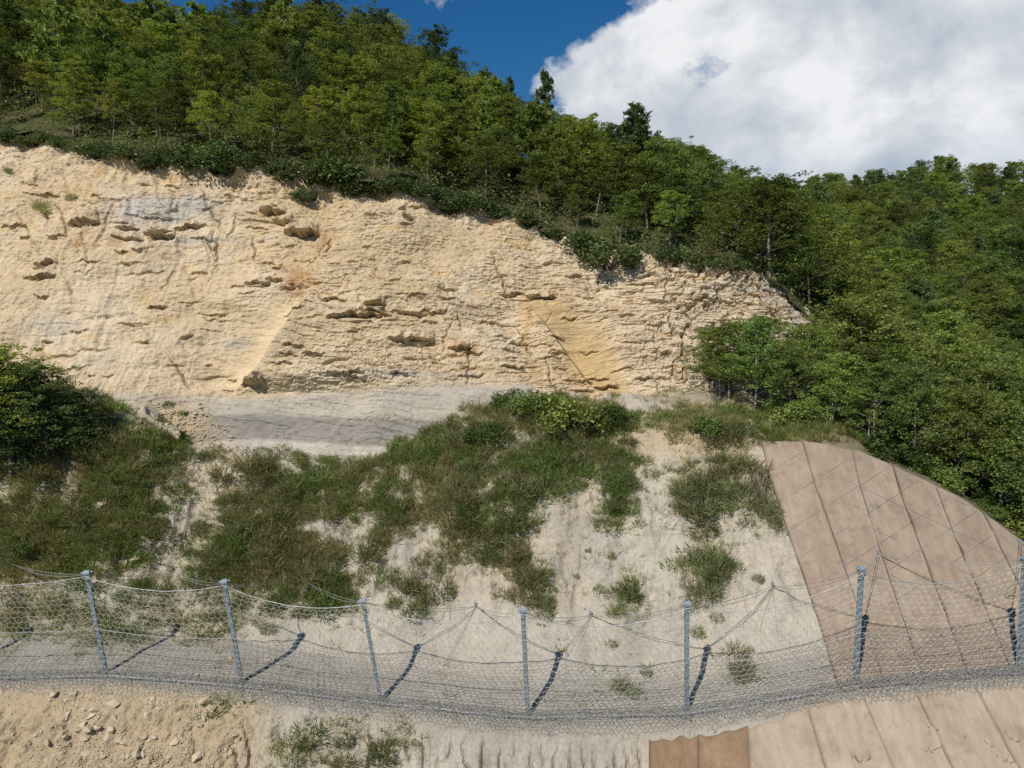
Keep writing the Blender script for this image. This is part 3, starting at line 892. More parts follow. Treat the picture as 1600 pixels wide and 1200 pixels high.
def make_bush(rx, rz, nleaf, size, seed, clumps=16):
    rr = np.random.default_rng(seed)
    tubes = []; cs = []
    for i in range(clumps):
        d = rr.normal(size=3); d[2] = abs(d[2]) * .9 + .1; d /= np.linalg.norm(d)
        c = d * np.array([rx, rx, rz]) * rr.uniform(.45, .85)
        n = int(nleaf / clumps * rr.uniform(.6, 1.4))
        e = rr.normal(size=(n, 3)); e /= np.linalg.norm(e, axis=1, keepdims=True)
        cs.append(c + e * rr.uniform(.5, 1, n)[:, None] * rr.uniform(.25, .42) * np.array([rx, rx, rz * .9]))
        if i % 2 == 0:
            tubes.append(tube(np.array([[0, 0, -.25], c * np.array([.45, .45, .5]), c]), np.array([.035, .025, .01]), 4))
    return merge(tubes), leafset(np.concatenate(cs), size, .4, rr)


def make_broom(r, h, n, seed, w=.022):
    """rush-like shrub: many thin stems"""
    rr = np.random.default_rng(seed)
    a = rr.uniform(0, 2 * math.pi, n); q = np.sqrt(rr.uniform(0, 1, n))
    B = np.stack([np.cos(a) * q * r * .75, np.sin(a) * q * r * .75, rr.uniform(-.1, h * .55, n) * (1.1 - .7 * q)], -1)
    d = np.stack([np.cos(a) * q * .9, np.sin(a) * q * .9, .75 + 0 * a], -1) + rr.normal(size=(n, 3)) * .42
    d /= np.linalg.norm(d, axis=1, keepdims=True)
    ln = h * rr.uniform(.18, .62, n)[:, None] * (1.1 - .4 * q[:, None])
    s = np.cross(d, rr.normal(size=(n, 3))); s /= np.linalg.norm(s, axis=1, keepdims=True) + 1e-9
    ww = w * rr.uniform(.6, 1.5, n)[:, None]
    V = np.stack([B - s * ww, B + s * ww, B + d * ln], 1)
    return V.reshape(-1, 3), np.arange(n * 3).reshape(n, 3)


def make_tuft(r, h, n, seed, w=.02):
    rr = np.random.default_rng(seed)
    a = rr.uniform(0, 2 * math.pi, n); q = np.sqrt(rr.uniform(0, 1, n))
    B = np.stack([np.cos(a) * q * r, np.sin(a) * q * r, -.03 + 0 * a], -1)
    d = np.stack([np.cos(a) * .55, np.sin(a) * .55, np.ones(n)], -1) + rr.normal(size=(n, 3)) * .35
    d /= np.linalg.norm(d, axis=1, keepdims=True)
    ln = h * rr.uniform(.5, 1.2, n)[:, None]
    s = np.cross(d, rr.normal(size=(n, 3))); s /= np.linalg.norm(s, axis=1, keepdims=True) + 1e-9
    V = np.stack([B - s * w, B + s * w, B + d * ln], 1)
    return V.reshape(-1, 3), np.arange(n * 3).reshape(n, 3)


def as_pair(name, pair, mt, ml):
    (tv, tf), (lv, lf) = pair
    tm = mk_mesh(name + '_trunk', tv, tf, True); tm.materials.append(mt)
    lm = mk_mesh(name + '_crown', lv, lf, False); lm.materials.append(ml)
    return tm, lm


# variants, each of unit design height H0
H0 = 8.0
BROAD = [as_pair('broadleaf', make_broadleaf(H0, 2.3 + .25 * (i % 3), .16 + .05 * (i % 4), 22 + i % 4, 11500, .072, 40 + i, .09, .05), M_bark, M_leaf if i % 3 else M_leaf_b) for i in range(7)]
SLIM = [as_pair('slim', make_broadleaf(H0, 1.55, .26 + .07 * (i % 3), 18, 8000, .066, 70 + i, .07, .04), M_bark, M_leaf if i % 2 else M_leaf_b) for i in range(4)]
PINE = [as_pair('pine', make_pine(H0, 2.0 + .2 * (i % 2), .14 + .05 * (i % 3), 14, 11000, .25, 90 + i), M_bark_d, M_pine) for i in range(4)]
ALEP = [as_pair('aleppo', make_pine(H0, 2.5, .18, 10, 11500, .25, 120 + i, .14, True), M_bark_d, M_pine_b) for i in range(3)]
HOLM = [as_pair('holm', make_broadleaf(H0, 2.7, .10, 24, 12000, .072, 140 + i, .14, .03), M_bark_d, M_dark) for i in range(3)]
BUSH = [as_pair('bush', make_bush(1.0, .85, 3200, .05, 160 + i, 24), M_bark_d, M_dark) for i in range(4)]
LBUSH = [as_pair('lbush', make_bush(1.0, .9, 3000, .048, 170 + i, 20), M_bark, M_leaf) for i in range(3)]


def plant(name, pair, loc, h, h0, label, cat, group=None, width=1.0, parts=('trunk', 'crown'), rz=None):
    s = h / h0
    e = add(name, None, loc=tuple(loc), rot=(random.uniform(-.05, .05), random.uniform(-.05, .05), random.uniform(0, 6.28) if rz is None else rz), scale=(s * width, s * width, s), label=label, category=cat)
    e.empty_display_size = .2
    if group: e['group'] = group
    add(parts[0], pair[0], parent=e)
    add(parts[1], pair[1], parent=e)
    return e


def hill_pt(px, Y):
    x = P(px, 600, Y)[0]          # x depends weakly on the row; refined below
    for _ in range(4):
        z = float(hz(np.array([x]), np.array([Y]))[0])
        d = Y * CP - (z - CAMZ) * SP
        x = (px - 800) / FPX * d
    return np.array([x, Y, float(hz(np.array([x]), np.array([Y]))[0]) - .15])


def tree_to_top(name, pair, px, pytop, Y, label, width=1.0):
    b = hill_pt(px, Y)
    h = float(P(px, pytop, Y)[2] - b[2])
    h = min(max(h, 3.5), 13.0)
    plant(name, pair, b, h, H0, label, 'tree', None, width)


# trees that stand out
tree_to_top('holm_oak', HOLM[0], 678, 42, 70, 'big dark round holm oak on the skyline left of the blue gap', 1.0)
tree_to_top('holm_oak', HOLM[1], 510, -12, 72, 'dark dense evergreen oak on the ridge above the cliff, against the top edge', 1.0)
tree_to_top('holm_oak', HOLM[2], 590, 18, 74, 'dark evergreen oak on the ridge between two larger round oaks', 1.0)
tree_to_top('pine_tree', ALEP[0], 440, 0, 68, 'light green billowing pine below the ridge, brightest crown above the cliff', .85)
tree_to_top('pine_tree', ALEP[1], 82, -12, 62, 'tall yellow green pine in the upper left corner of the wood', .8)
tree_to_top('pine_tree', ALEP[2], 165, 20, 60, 'pale green feathery pine second from the upper left corner', .85)
tree_to_top('pine_tree', PINE[0], 855, 122, 72, 'pointed dark pine on the skyline where the white cloud begins', .8)
tree_to_top('pine_tree', PINE[1], 990, 165, 66, 'large open pine standing alone in front of the white cloud', 1.15)
tree_to_top('pine_tree', PINE[2], 800, 130, 74, 'dark pine on the skyline just left of the pointed pine', .8)
tree_to_top('broadleaf_tree', BROAD[0], 870, 195, 57, 'yellow green broadleaf tree with several bare stems near the cliff lip', .9)
tree_to_top('broadleaf_tree', SLIM[0], 1090, 232, 72, 'thin leafed tree on the skyline at the foot of the cloud', .9)
tree_to_top('broadleaf_tree', SLIM[1], 610, 120, 55, 'slender tree with a long pale bare trunk above the cliff middle', .9)


def crest_pt(px, up=0.0):
    i = int(np.clip(np.searchsorted(COLS, px), 1, NC - 1))
    return L4[i] * (1 - up) + L5[i] * up


NEAR = [(1178, 492, .45, BROAD[1], 'tall leafy young tree in front of the right end of the cliff', 1.0), (1120, 540, .75, SLIM[2], 'small light green tree at the cliff foot left of the tall leafy one', 1.1),
        (1235, 530, .5, BROAD[2], 'leafy tree just right of the tall one at the cliff end', 1.0), (1300, 550, .35, BROAD[3], 'broadleaf tree behind the top of the brown blanket slope', 1.0),
        (1365, 560, .3, BROAD[4], 'broadleaf tree with twin pale stems above the blanket edge', 1.0), (1430, 570, .3, BROAD[5], 'broad green tree over the middle of the blanket edge', 1.0),
        (1500, 600, .35, BROAD[6], 'bright broadleaf tree with leaning stems above the blanket edge', 1.0), (1560, 620, .4, BROAD[1], 'green tree next to the right picture edge above the blanket', 1.0), (1610, 640, .4, BROAD[2], 'tree cut by the right picture edge beside the blanket', 1.1)]
for px, top, up, pr, lab, wd in NEAR:
    b = crest_pt(px, up)
    h = float(P(px, top, b[1])[2] - b[2])
    plant('broadleaf_tree', pr, b + np.array([0, 0, -.1]), h, H0, lab, 'tree', None, wd * 1.15)

for px in np.arange(1215, 1640, 24):
    q = crest_pt(px + random.uniform(-8, 8), random.uniform(.25, .7))
    plant('bush', LBUSH[random.randrange(3)], q, random.uniform(.7, 1.5), .95, 'low leafy bush at the foot of the trees behind the blanket edge', 'bush', 'low bushes behind the blanket edge', 1.2, ('stem', 'foliage'))
for px in np.arange(1105, 1660, 30):
    q = crest_pt(px + random.uniform(-10, 10), random.uniform(.75, 1.0))
    plant('young_tree', (BROAD + SLIM)[random.randrange(11)], q, random.uniform(3.6, 5.2), H0, 'young broadleaf tree in the row behind the crest right of the cliff', 'tree', 'young trees behind the crest', 1.35)

def bare_stem(base, tip, seed, r0=.05, twigs=5):
    rr_ = np.random.default_rng(seed)
    t_ = np.linspace(0, 1, 9)[:, None]
    p = base * (1 - t_) + tip * t_
    p = p + np.stack([.10 * np.sin(t_[:, 0] * 6 + rr_.uniform(0, 6)), .10 * np.sin(t_[:, 0] * 5 + rr_.uniform(0, 6)), .25 * np.sin(t_[:, 0] * 3.1)], -1) * np.linalg.norm(tip - base) * .3
    p = p - p[0] + base
    tb = [tube(p, r0 * (1 - .8 * t_[:, 0]), 5)]
    for _ in range(twigs):
        k = rr_.integers(3, 8); d = (p[k] - p[k - 1]) / np.linalg.norm(p[k] - p[k - 1]) + rr_.normal(size=3) * .6
        tb.append(tube(np.array([p[k], p[k] + d * .35, p[k] + d * .7 + np.array([0, 0, .15])]), np.array([.018, .012, .006]), 3))
    return merge(tb)


M_dead = bark_mat('bleached_wood', (.22, .19, .15), (.42, .38, .32))
for k, (px, dx, hh, lab) in enumerate([(1415, 1.1, 2.1, 'bare pale sapling leaning right above the middle of the blanket edge'), (1500, 1.9, 1.9, 'crooked pale branch arching right above the blanket edge'), (1480, 1.0, 2.6, 'thin bare stem leaning right behind the crooked branch'),
                                       (1545, 1.4, 1.5, 'short bare stem leaning at the blanket edge near the picture edge'), (1352, .35, 2.6, 'straight pale twin stem behind the top of the blanket'), (1290, .15, 2.4, 'upright pale bare stem behind the blanket corner')]):
    q = crest_pt(px, .35)
    V, F = bare_stem(q + np.array([0, 0, -.15]), q + np.array([dx, -.3, hh]), 50 + k)
    add('bare_sapling', mk_mesh('bare_sapling', V, F, True), M_dead, label=lab, category='sapling')
rt = []
for k in range(26):
    a0 = surf(1186 + random.uniform(-16, 22), 728 + random.uniform(-8, 14), .12, True)[0]; a1 = surf(1180 + random.uniform(-38, 30), 775 + random.uniform(0, 45), .05, True)[0]
    V, F = bare_stem(a0, a1, 90 + k, random.uniform(.012, .035), 2); rt.append((V, F))
V, F = merge(rt)
add('root_tangle', mk_mesh('root_tangle', V, F, True), bark_mat('dry_roots', (.13, .10, .07), (.30, .25, .18)), label='tangle of dry roots hanging beside the top left corner of the blanket', category='roots')

# ------------------------------------------------------------------ woods: every tree an object
pts_taken = []


def scatter(n_try, spacing, ymax, front_gap, seed):
    rr = np.random.default_rng(seed)
    px = rr.uniform(-120, 1720, n_try); Y = 33 + (140 - 33) * rr.uniform(0, 1, n_try) ** 1.3
    x = (px - 800) / FPX * Y
    k = (Y < ymax) & ~inpoly(x, Y - front_gap, FRONT)
    x, Y = x[k], Y[k]
    sp = (spacing(Y) * rr.uniform(.8, 1.2, len(Y))) ** 2
    keep_x, keep_y = np.empty(len(x)), np.empty(len(x)); n = 0
    for i in range(len(x)):
        if n and np.min((keep_x[:n] - x[i]) ** 2 + (keep_y[:n] - Y[i]) ** 2) < sp[i]: continue
        keep_x[n] = x[i]; keep_y[n] = Y[i]; n += 1
    return np.stack([keep_x[:n], keep_y[:n]], -1)


TOPY = lambda x: np.interp(x, TOP[:, 0], TOP[:, 1])
XEND = TOP[-12, 0]


spots = scatter(9000, lambda Y: np.interp(Y, [34, 52, 70, 90, 140], [2.2, 2.3, 2.65, 3.1, 3.5]), 200, .9, 5)
zs = hz(spots[:, 0], spots[:, 1])
ppx, ppy = proj(np.concatenate([spots, zs[:, None]], 1))
count = {}
rr = np.random.default_rng(77)
# far trees hidden behind the near ridge are not built
for i, (x, Y) in enumerate(spots):
    px, py = ppx[i], ppy[i]
    if not (-90 < px < 1690) or py > 1000: continue
    lip = Y - TOPY(x) if x < XEND else 99
    sel = vnoise(x / 9, Y / 9, 4.4) * .5 + rr.uniform(-.6, .6)
    # visibility: skip what lies behind the nearer ridge
    seg = np.linspace(.35, .97, 16)
    if Y > 60:
        hx, hy = x * seg, Y * seg
        hidden = inpoly(hx, hy, FRONT)
        top_line = CAMZ + (zs[i] + 8.5 - CAMZ) * seg
        gh = hz(hx, hy) + 3.0
        if np.any((gh > top_line) & ~hidden): continue
    if Y > 88 and px > 1050:
        zone = 'far'
    elif x > XEND - 1 or (px > 1180):
        zone = 'gully'
    elif lip < 5.5:
        zone = 'lip'
    else:
        zone = 'upper'
    if zone == 'far':
        kind = 'pine' if sel > .34 else ('alep' if sel > .16 else 'broad'); h = rr.uniform(4.6, 7.2)
    elif zone == 'gully':
        kind = 'broad' if sel < .55 else 'pine'; h = rr.uniform(5.0, 7.5)
    elif zone == 'lip':
        kind = 'slim' if sel < .15 else 'broad'; h = rr.uniform(3.8, 6.2)
    else:
        kind = 'broad' if sel < .2 else ('slim' if sel < .3 else ('pine' if sel < .46 else ('alep' if sel < .56 else 'holm'))); h = rr.uniform(4.6, 7.4)
    pr = {'broad': BROAD, 'slim': SLIM, 'pine': PINE, 'alep': ALEP, 'holm': HOLM}[kind]
    nm = {'broad': 'broadleaf_tree', 'slim': 'slender_tree', 'pine': 'pine_tree', 'alep': 'pine_tree', 'holm': 'holm_oak'}[kind]
    if kind == 'broad' and zone == 'far': nm = 'far_broadleaf_tree'  # plain broadleaf trees of the far ridge, no particular species
    what = {'broad': 'leafy broadleaf tree', 'slim': 'slender thin tree', 'pine': 'dark green pine', 'alep': 'light green pine', 'holm': 'dark evergreen oak'}[kind]
    if zone == 'far':
        where = 'on the distant wooded ridge, ' + ('on its skyline' if py < 345 else 'on its lower slope') + (' under the cloud' if px < 1400 else ' near the picture edge')
    elif zone == 'gully':
        where = ('beside the right end of the cliff' if px < 1330 else ('above the middle of the blanket edge' if px < 1480 else 'above the outer blanket edge')) + (', front rows' if Y < 52 else (', middle of the wood' if Y < 70 else ', far rows'))
    else:
        sec = int(np.clip(np.searchsorted([170, 380, 560, 760, 960], px), 0, 5))
        over = ['the shrubby left end of the cliff', 'the blue-grey patch of the cliff', 'the jutting blocks of the cliff', 'the middle of the cliff', 'the ochre panel of the cliff', 'the blocky right end of the cliff'][sec]
        where = ('at the wood edge just above ' if zone == 'lip' else ('in the wood above ' if Y < 67 else 'near the ridge above ')) + over
    plant(nm, pr[rr.integers(0, len(pr))], (x, Y, zs[i] - .2), h, H0, f'{what} {where}', 'tree', f'{what}s {where}', rr.uniform(1.05, 1.5))
    count[(zone, kind)] = count.get((zone, kind), 0) + 1
print('TREES', count)

# undergrowth below the trees: nobody could count it
ug = []
BU = [merge([b]) for b in [leafset(np.random.default_rng(300 + i).normal(size=(105, 3)) * np.array([.55, .55, .45]) + np.array([0, 0, .6]), .085, .4, np.random.default_rng(400 + i)) for i in range(4)]]
us = scatter(16000, lambda Y: np.interp(Y, [34, 52, 70, 90], [.8, .9, 1.7, 6]), 75, .2, 21)
uz = hz(us[:, 0], us[:, 1])
for i, (x, Y) in enumerate(us):
    V, F = BU[i % 4]
    s = rr.uniform(.6, 1.5)
    ug.append((V * s + np.array([x, Y, uz[i] - .1]), F))
V, F = merge(ug)
add('undergrowth', mk_mesh('undergrowth', V, F), leaf_mat('undergrowth_foliage', (.07, .10, .028), (.17, .21, .06), .4, .0), kind='stuff', label='low leafy undergrowth beneath the trees', category='undergrowth')

# bushes along the lip of the cliff
LIP = [(5, 208, 1.2), (35, 208, 1.0), (65, 212, 1.1), (-30, 206, 1.2), (95, 218, 1.0), (128, 226, 1.5), (160, 230, 1.3), (205, 236, 1.2), (245, 246, 1.4), (290, 254, 1.2), (330, 262, 2.2), (352, 285, 1.7), (395, 262, 1.2), (440, 268, 1.3), (480, 280, 1.9), (520, 275, 2.2), (548, 282, 1.6), (470, 305, .9), (572, 284, 1.3), (590, 285, 1.2), (606, 284, 1.4), (625, 285, 1.3),
       (665, 300, 1.5), (700, 310, 1.7), (740, 318, 1.5), (775, 328, 1.3), (815, 340, 1.3), (860, 352, 1.1), (1045, 410, 1.0), (1075, 415, 1.1), (1110, 420, 1.0), (1150, 420, 1.1), (1195, 424, 1.2), (1230, 450, 1.1)]
for px, py, s in LIP:
    c = int(np.clip(np.searchsorted(CC, px), 1, CCn - 2))
    b = CLIFF_D[CR - 24, c] + np.array([0, .15, -.1])
    b2 = cliff_at(px, py + 6)
    q = b if abs(proj(b)[1] - py) < 22 else b2
    sec = int(np.clip(np.searchsorted([90, 300, 420, 570, 800], px), 0, 5))
    over = ['at the far left end', 'over the blue-grey patch', 'in the notch hanging down the rock', 'beside the jutting blocks', 'above the middle of the face', 'over the blocky right end'][sec]
    plant('bush', BUSH[random.randrange(4)], q, s * 1.0, .95, 'dark evergreen bush on the cliff lip ' + over, 'bush', 'dark bushes on the cliff lip ' + over, 1.15, ('stem', 'foliage'))
for px, py, s, lab in [(915, 372, 1.9, 'round dark green bush on the cliff lip, left one of the touching pair'), (952, 395, 2.1, 'round dark green bush hanging lowest over the cliff edge'), (985, 385, 1.1, 'small dark bush right of the round pair on the cliff edge')]:
    q = cliff_at(px, py + 18)
    plant('bush', BUSH[random.randrange(4)], q, s, .95, lab, 'bush', None, 1.15, ('stem', 'foliage'))

# the dark thicket at the left edge
for k, (px, pyb, pyt, wd, lab) in enumerate([(15, 745, 545, 1.15, 'big dark tree at the left edge in front of the cliff'), (75, 725, 570, 1.0, 'dark shrubby tree beside the big one at the left edge'), (120, 700, 610, 1.0, 'low dark tree at the end of the left thicket'), (-60, 760, 560, 1.2, 'dark tree mostly cut off by the left picture edge')]):
    b = surf(px, pyb, 0, True)[0]
    h = float(P(px, pyt, b[1])[2] - b[2])
    plant('broadleaf_tree', HOLM[k % 3] if k != 0 else BROAD[3], b, h, H0, lab, 'tree', None, wd * 1.25)
    if k == 0:
        plant('broadleaf_tree', HOLM[1], b + np.array([.8, .9, -.2]), h * .8, H0, 'very dark tree behind the big one at the left edge', 'tree', None, 1.3)

# ------------------------------------------------------------------ stones
def rockmesh(seed, flat=.6):
    rr_ = np.random.default_rng(seed)
    me = bpy.data.meshes.new('stone')
    import bmesh
    bm = bmesh.new()
    for _ in range(13):
        d = rr_.normal(size=3); d /= np.linalg.norm(d)
        bm.verts.new(d * np.array([1, .8, flat]) * rr_.uniform(.75, 1.0))
    r_ = bmesh.ops.convex_hull(bm, input=bm.verts)
    bmesh.ops.delete(bm, geom=[v for v in bm.verts if not v.link_faces], context='VERTS')
    bm.to_mesh(me); bm.free()
    return me


def stone_mat(name, a, b):
    m, t = new_mat(name); g = NT(t)
    tcn = g.n('ShaderNodeTexCoord'); oi = g.n('ShaderNodeObjectInfo')
    n = g.noise(tcn.outputs['Object'], 3, 6, .7)
    c = g.mix(.5, g.ramp(n, [(.3, a), (.7, b)]), g.ramp(oi.outputs['Random'], [(0, (.72, .7, .68)), (1, (1.15, 1.13, 1.1))]), 'MULTIPLY')
    g.out(g.bsdf(c, .95, n, .5, .05, .1))
    return m


M_stone = stone_mat('tan_stone', (.40, .33, .23), (.58, .49, .36))
STONES = [rockmesh(800 + i, .45 + .08 * (i % 4)) for i in range(8)]
for s_ in STONES: s_.materials.append(M_stone)

# ------------------------------------------------------------------ scrub and grass of the lower slope
BROOM = [make_broom(.60, .85, 165, 500 + i, .016) for i in range(8)]
TUFT = [make_tuft(.24, .34, 15, 600 + i, .014) for i in range(6)]
area = np.zeros(dPX.shape)
e1 = np.gradient(SLOPE_D, axis=1); e0 = np.gradient(SLOPE_D, axis=0)
area = np.linalg.norm(np.cross(e1, e0), axis=-1)
inview = (dPX > -60) & (dPX < 1660) & (dPY < 1230) & (dPY > 560)


def pick(w, n, r):
    w = (w * area * inview).ravel(); w = w / w.sum()
    idx = r.choice(len(w), n, p=w)
    return SLOPE_D.reshape(-1, 3)[idx]


def instance_many(protos, pos, smin, smax, r, lean=.15, cols=None, tall=0.0):
    out = []; vary = []
    hue = fbm(pos[:, 0] / 2.2, pos[:, 1] / 2.2, pos[:, 2] / 2.2, 3)
    n = len(pos)
    for i in range(n):
        V, F = protos[i % len(protos)]
        s = r.uniform(smin, smax) * (1.55 if r.uniform() < tall else 1.0); a = r.uniform(0, 6.28)
        c, q = math.cos(a) * s, math.sin(a) * s
        W = np.empty_like(V)
        W[:, 0] = V[:, 0] * c - V[:, 1] * q; W[:, 1] = V[:, 0] * q + V[:, 1] * c; W[:, 2] = V[:, 2] * s * r.uniform(.75, 1.15)
        W[:, 1] -= W[:, 2] * lean
        out.append((W + pos[i], F))
        k = np.clip(.5 + .8 * hue[i] + r.normal() * .28, 0, .999) * (len(cols) - 1)
        c0 = cols[int(k)] * (1 - k % 1) + cols[int(k) + 1] * (k % 1)
        vary.append(np.tile(c0 * r.uniform(.8, 1.2), (len(V), 1)))
    return merge(out) + (np.concatenate(vary),)


r2 = np.random.default_rng(9)
SCRUB_C = np.array([[1.15, 1.0, 1.0], [1.0, .94, .90], [.84, .88, .76], [.68, .82, .56], [.70, .92, .50]])
GRASS_C = np.array([[1.2, 1.05, .98], [1.05, .99, .88], [.90, .92, .74], [.76, .87, .55], [.80, .98, .48]])
pos = pick(den_s, 3200, r2)
V, F, vc = instance_many(BROOM, pos, .35, 1.15, r2, .15, SCRUB_C, .12)
add('scrub', mk_mesh('scrub', V, F, False, {'vary': vc}), M_scrub, kind='stuff', label='thick olive green scrub covering the slope behind the fence', category='scrub')
pos = pick(den_g, 19000, r2)
V, F, vc = instance_many(TUFT, pos, .5, 1.5, r2, .1, GRASS_C)
add('grass', mk_mesh('grass', V, F, False, {'vary': vc}), M_grass, kind='stuff', label='dry green grass growing over the slope', category='grass')

BROOM_ME = []
for i in range(5):
    V, F = make_broom(.62, .95, 420, 700 + i, .016)
    mm = mk_mesh('shrub', V, F); mm.materials.append(M_shrub); BROOM_ME.append(mm)
LONE = [(965, 790, 1.0), (985, 930, 1.0), (968, 958, .7), (1010, 1050, .5), (970, 1075, .8), (955, 870, .5), (1160, 1050, 1.0), (1120, 900, 1.2), (1095, 880, 1.0), (1108, 925, 1.1), (1180, 770, .9), (1195, 800, .8), (640, 920, 1.0), (690, 890, .9), (618, 945, .8), (655, 950, .9), (850, 945, .9), (1090, 990, .7),
        (215, 1000, .9), (90, 940, 1.0), (420, 985, .7), (470, 960, .8), (330, 965, .7), (30, 975, .9), (545, 930, .7), (322, 718, .8), (1185, 905, .5), (920, 860, .35), (900, 900, .35)]
for px, py, s in LONE:
    b = surf(px, py, 0, True)[0]
    add('shrub', BROOM_ME[random.randrange(5)], loc=tuple(b - np.array([0, 0, .08])), rot=(random.uniform(-.1, .2), random.uniform(-.1, .1), random.uniform(0, 6.28)), scale=s * 1.05,
        label='small grey green shrub growing alone on the bare pale slope', category='shrub', group='lone shrubs on the bare slope')
for k, (px, py, s, lab) in enumerate([(98, 768, .42, 'pale boulder in the left grass, upper one'), (160, 787, .5, 'pale boulder in the left grass, largest one'), (185, 882, .45, 'yellowish boulder near the second post, left one'), (208, 874, .38, 'yellowish boulder near the second post, right one'), (150, 905, .3, 'small stone just above the left fence bay')]):
    b = surf(px, py, 0, True)[0]
    me_ = rockmesh(860 + k, .7); me_.materials.append(M_stone)
    add('boulder', me_, loc=tuple(b), rot=(.3, .2, k * 1.3), scale=s, label=lab, category='boulder')
for px, py, s, lab in [(1095, 800, 2.2, 'large fine leafed shrub on the white slope left of the blanket'), (1070, 770, 1.5, 'fine leafed shrub touching the large one on the white slope, left side'), (1130, 770, 1.6, 'fine leafed shrub touching the large one, nearer the blanket'),
                       (600, 1180, 1.5, 'bright green shrub below the fence, tallest of the clump'), (540, 1160, 1.0, 'straggly shrub below the fence left of the bright green one'), (480, 1165, .9, 'straggly low shrub at the left end of the clump below the fence'), (325, 1098, .5, 'small bright grass tuft below the fence at the rubble edge')]:
    b = surf(px, py, 0, True)[0]
    add('shrub', BROOM_ME[random.randrange(5)], loc=tuple(b - np.array([0, 0, .1])), rot=(0, 0, random.uniform(0, 6.28)), scale=s * .85, label=lab, category='shrub')
for px, py, s, lab in [(890, 665, 2.0, 'bright leafy bush on the crest in front of the cliff foot'), (835, 650, 1.6, 'leafy bush on the crest left of the bright one'), (800, 640, 1.3, 'thin leafy bush at the left end of the crest'), (950, 665, 1.3, 'leafy bush on the crest right of the bright one'),
                       (50, 860, .9, 'small round green bush in the grass near the left post'), (1110, 675, 1.0, 'green bush on the grassy edge above the white slope'), (760, 690, 1.2, 'leafy bush on the green bank left of the crest')]:
    b = surf(px, py, 0, True)[0]
    plant('bush', LBUSH[random.randrange(3)], b, s, .95, lab, 'bush', None, 1.1, ('stem', 'foliage'))
# scrubby plants on the rock face
for px, py, s, lab in [(68, 330, 1.3, 'grey green shrub on the left part of the rock face'), (115, 312, .8, 'small shrub right of the grey one on the rock face'), (15, 270, .7, 'small dry shrub high at the left edge of the rock'), (635, 342, .8, 'dry brown shrub on the rock just below the lip'), (268, 635, .6, 'dry little shrub at the foot of the rock'), (290, 650, .6, 'dry shrub on the debris at the cliff foot'), (1000, 640, .8, 'grey shrub against the cliff foot right of the crest')]:
    b = cliff_at(px, py)
    add('shrub', BROOM_ME[random.randrange(5)], loc=tuple(b), rot=(.5, 0, random.uniform(0, 6.28)), scale=s, label=lab, category='shrub')

r3 = np.random.default_rng(31)
ws = sstep(1060, 1085, dPY) * sstep(470, 300, dPX) * (row < 92) * (.25 + (fbm(wx / 1.5, wy / 1.5, wz / 1.5, 2) > 0))
ws += .35 * ((dPX > 190) & (dPX < 300) & (dPY > 650) & (dPY < 705)) + .35 * ((dPX > 170) & (dPX < 250) & (dPY > 860) & (dPY < 905)) + .2 * ((dPX > 90) & (dPX < 170) & (dPY > 760) & (dPY < 800)) + .04 * ((dPX < 700) & (dPY > 960) & (dPY < 1060))
for p in pick(ws, 280, r3):
    s = .09 + .26 * r3.uniform() ** 2.2
    add('stone', STONES[r3.integers(0, 8)], parent=slope_o, loc=tuple(p), rot=tuple(r3.uniform(-.6, .6, 2)) + (r3.uniform(0, 6.28),), scale=s)
SV = []
for i in range(8):
    me = STONES[i]; me.calc_loop_triangles()
    v = np.array([v.co[:] for v in me.vertices]); f = np.array([t_.vertices[:] for t_ in me.loop_triangles])
    SV.append((v, f))
pos = np.concatenate([pick(ws, 3600, r3), pick((on_mat < .3) * (.25 + (row < 125)) * 1.0, 2600, r3)])
out = []
for i, p in enumerate(pos):
    v, f = SV[i % 8]; a = r3.uniform(0, 6.28); s = r3.uniform(.02, .09) if i < 3600 else r3.uniform(.012, .05)
    R = np.array([[math.cos(a), -math.sin(a), 0], [math.sin(a), math.cos(a), 0], [0, 0, 1]])
    out.append(((v @ R.T) * s + p, f))
# crumbled rock at the foot of the cliff's left corner
for i in range(1500):
    px, py = r3.normal(268, 36), r3.normal(672, 22)
    p = cliff_at(px, py) if py < 690 else surf(px, py, 0, True)[0]
    v, f = SV[i % 8]; s = .03 + .16 * r3.uniform() ** 2.5
    out.append((v * s + p, f))
V, F = merge(out)
add('rubble', mk_mesh('rubble', V, F), M_stone, kind='stuff', label='tan rubble and gravel strewn below the fence and cliff', category='rubble')

# slabs of rock jutting from the face
def slabmesh(seed, w, d, h):
    import bmesh
    rr_ = np.random.default_rng(seed)
    bm = bmesh.new()
    for i in range(26):
        a = rr_.uniform(0, 6.28); q = rr_.uniform(.7, 1)
        x = math.copysign(abs(math.cos(a)) ** .6, math.cos(a)); y = math.copysign(abs(math.sin(a)) ** .6, math.sin(a))
        z = rr_.choice([-1, 1]) * rr_.uniform(.6, 1)
        k = 1.0 if z > 0 else .8
        bm.verts.new((x * q * w * k, y * q * d * k, z * h))
    bmesh.ops.convex_hull(bm, input=bm.verts)
    bmesh.ops.delete(bm, geom=[v for v in bm.verts if not v.link_faces], context='VERTS')
    me = bpy.data.meshes.new('rock_slab'); bm.to_mesh(me); bm.free()
    return me


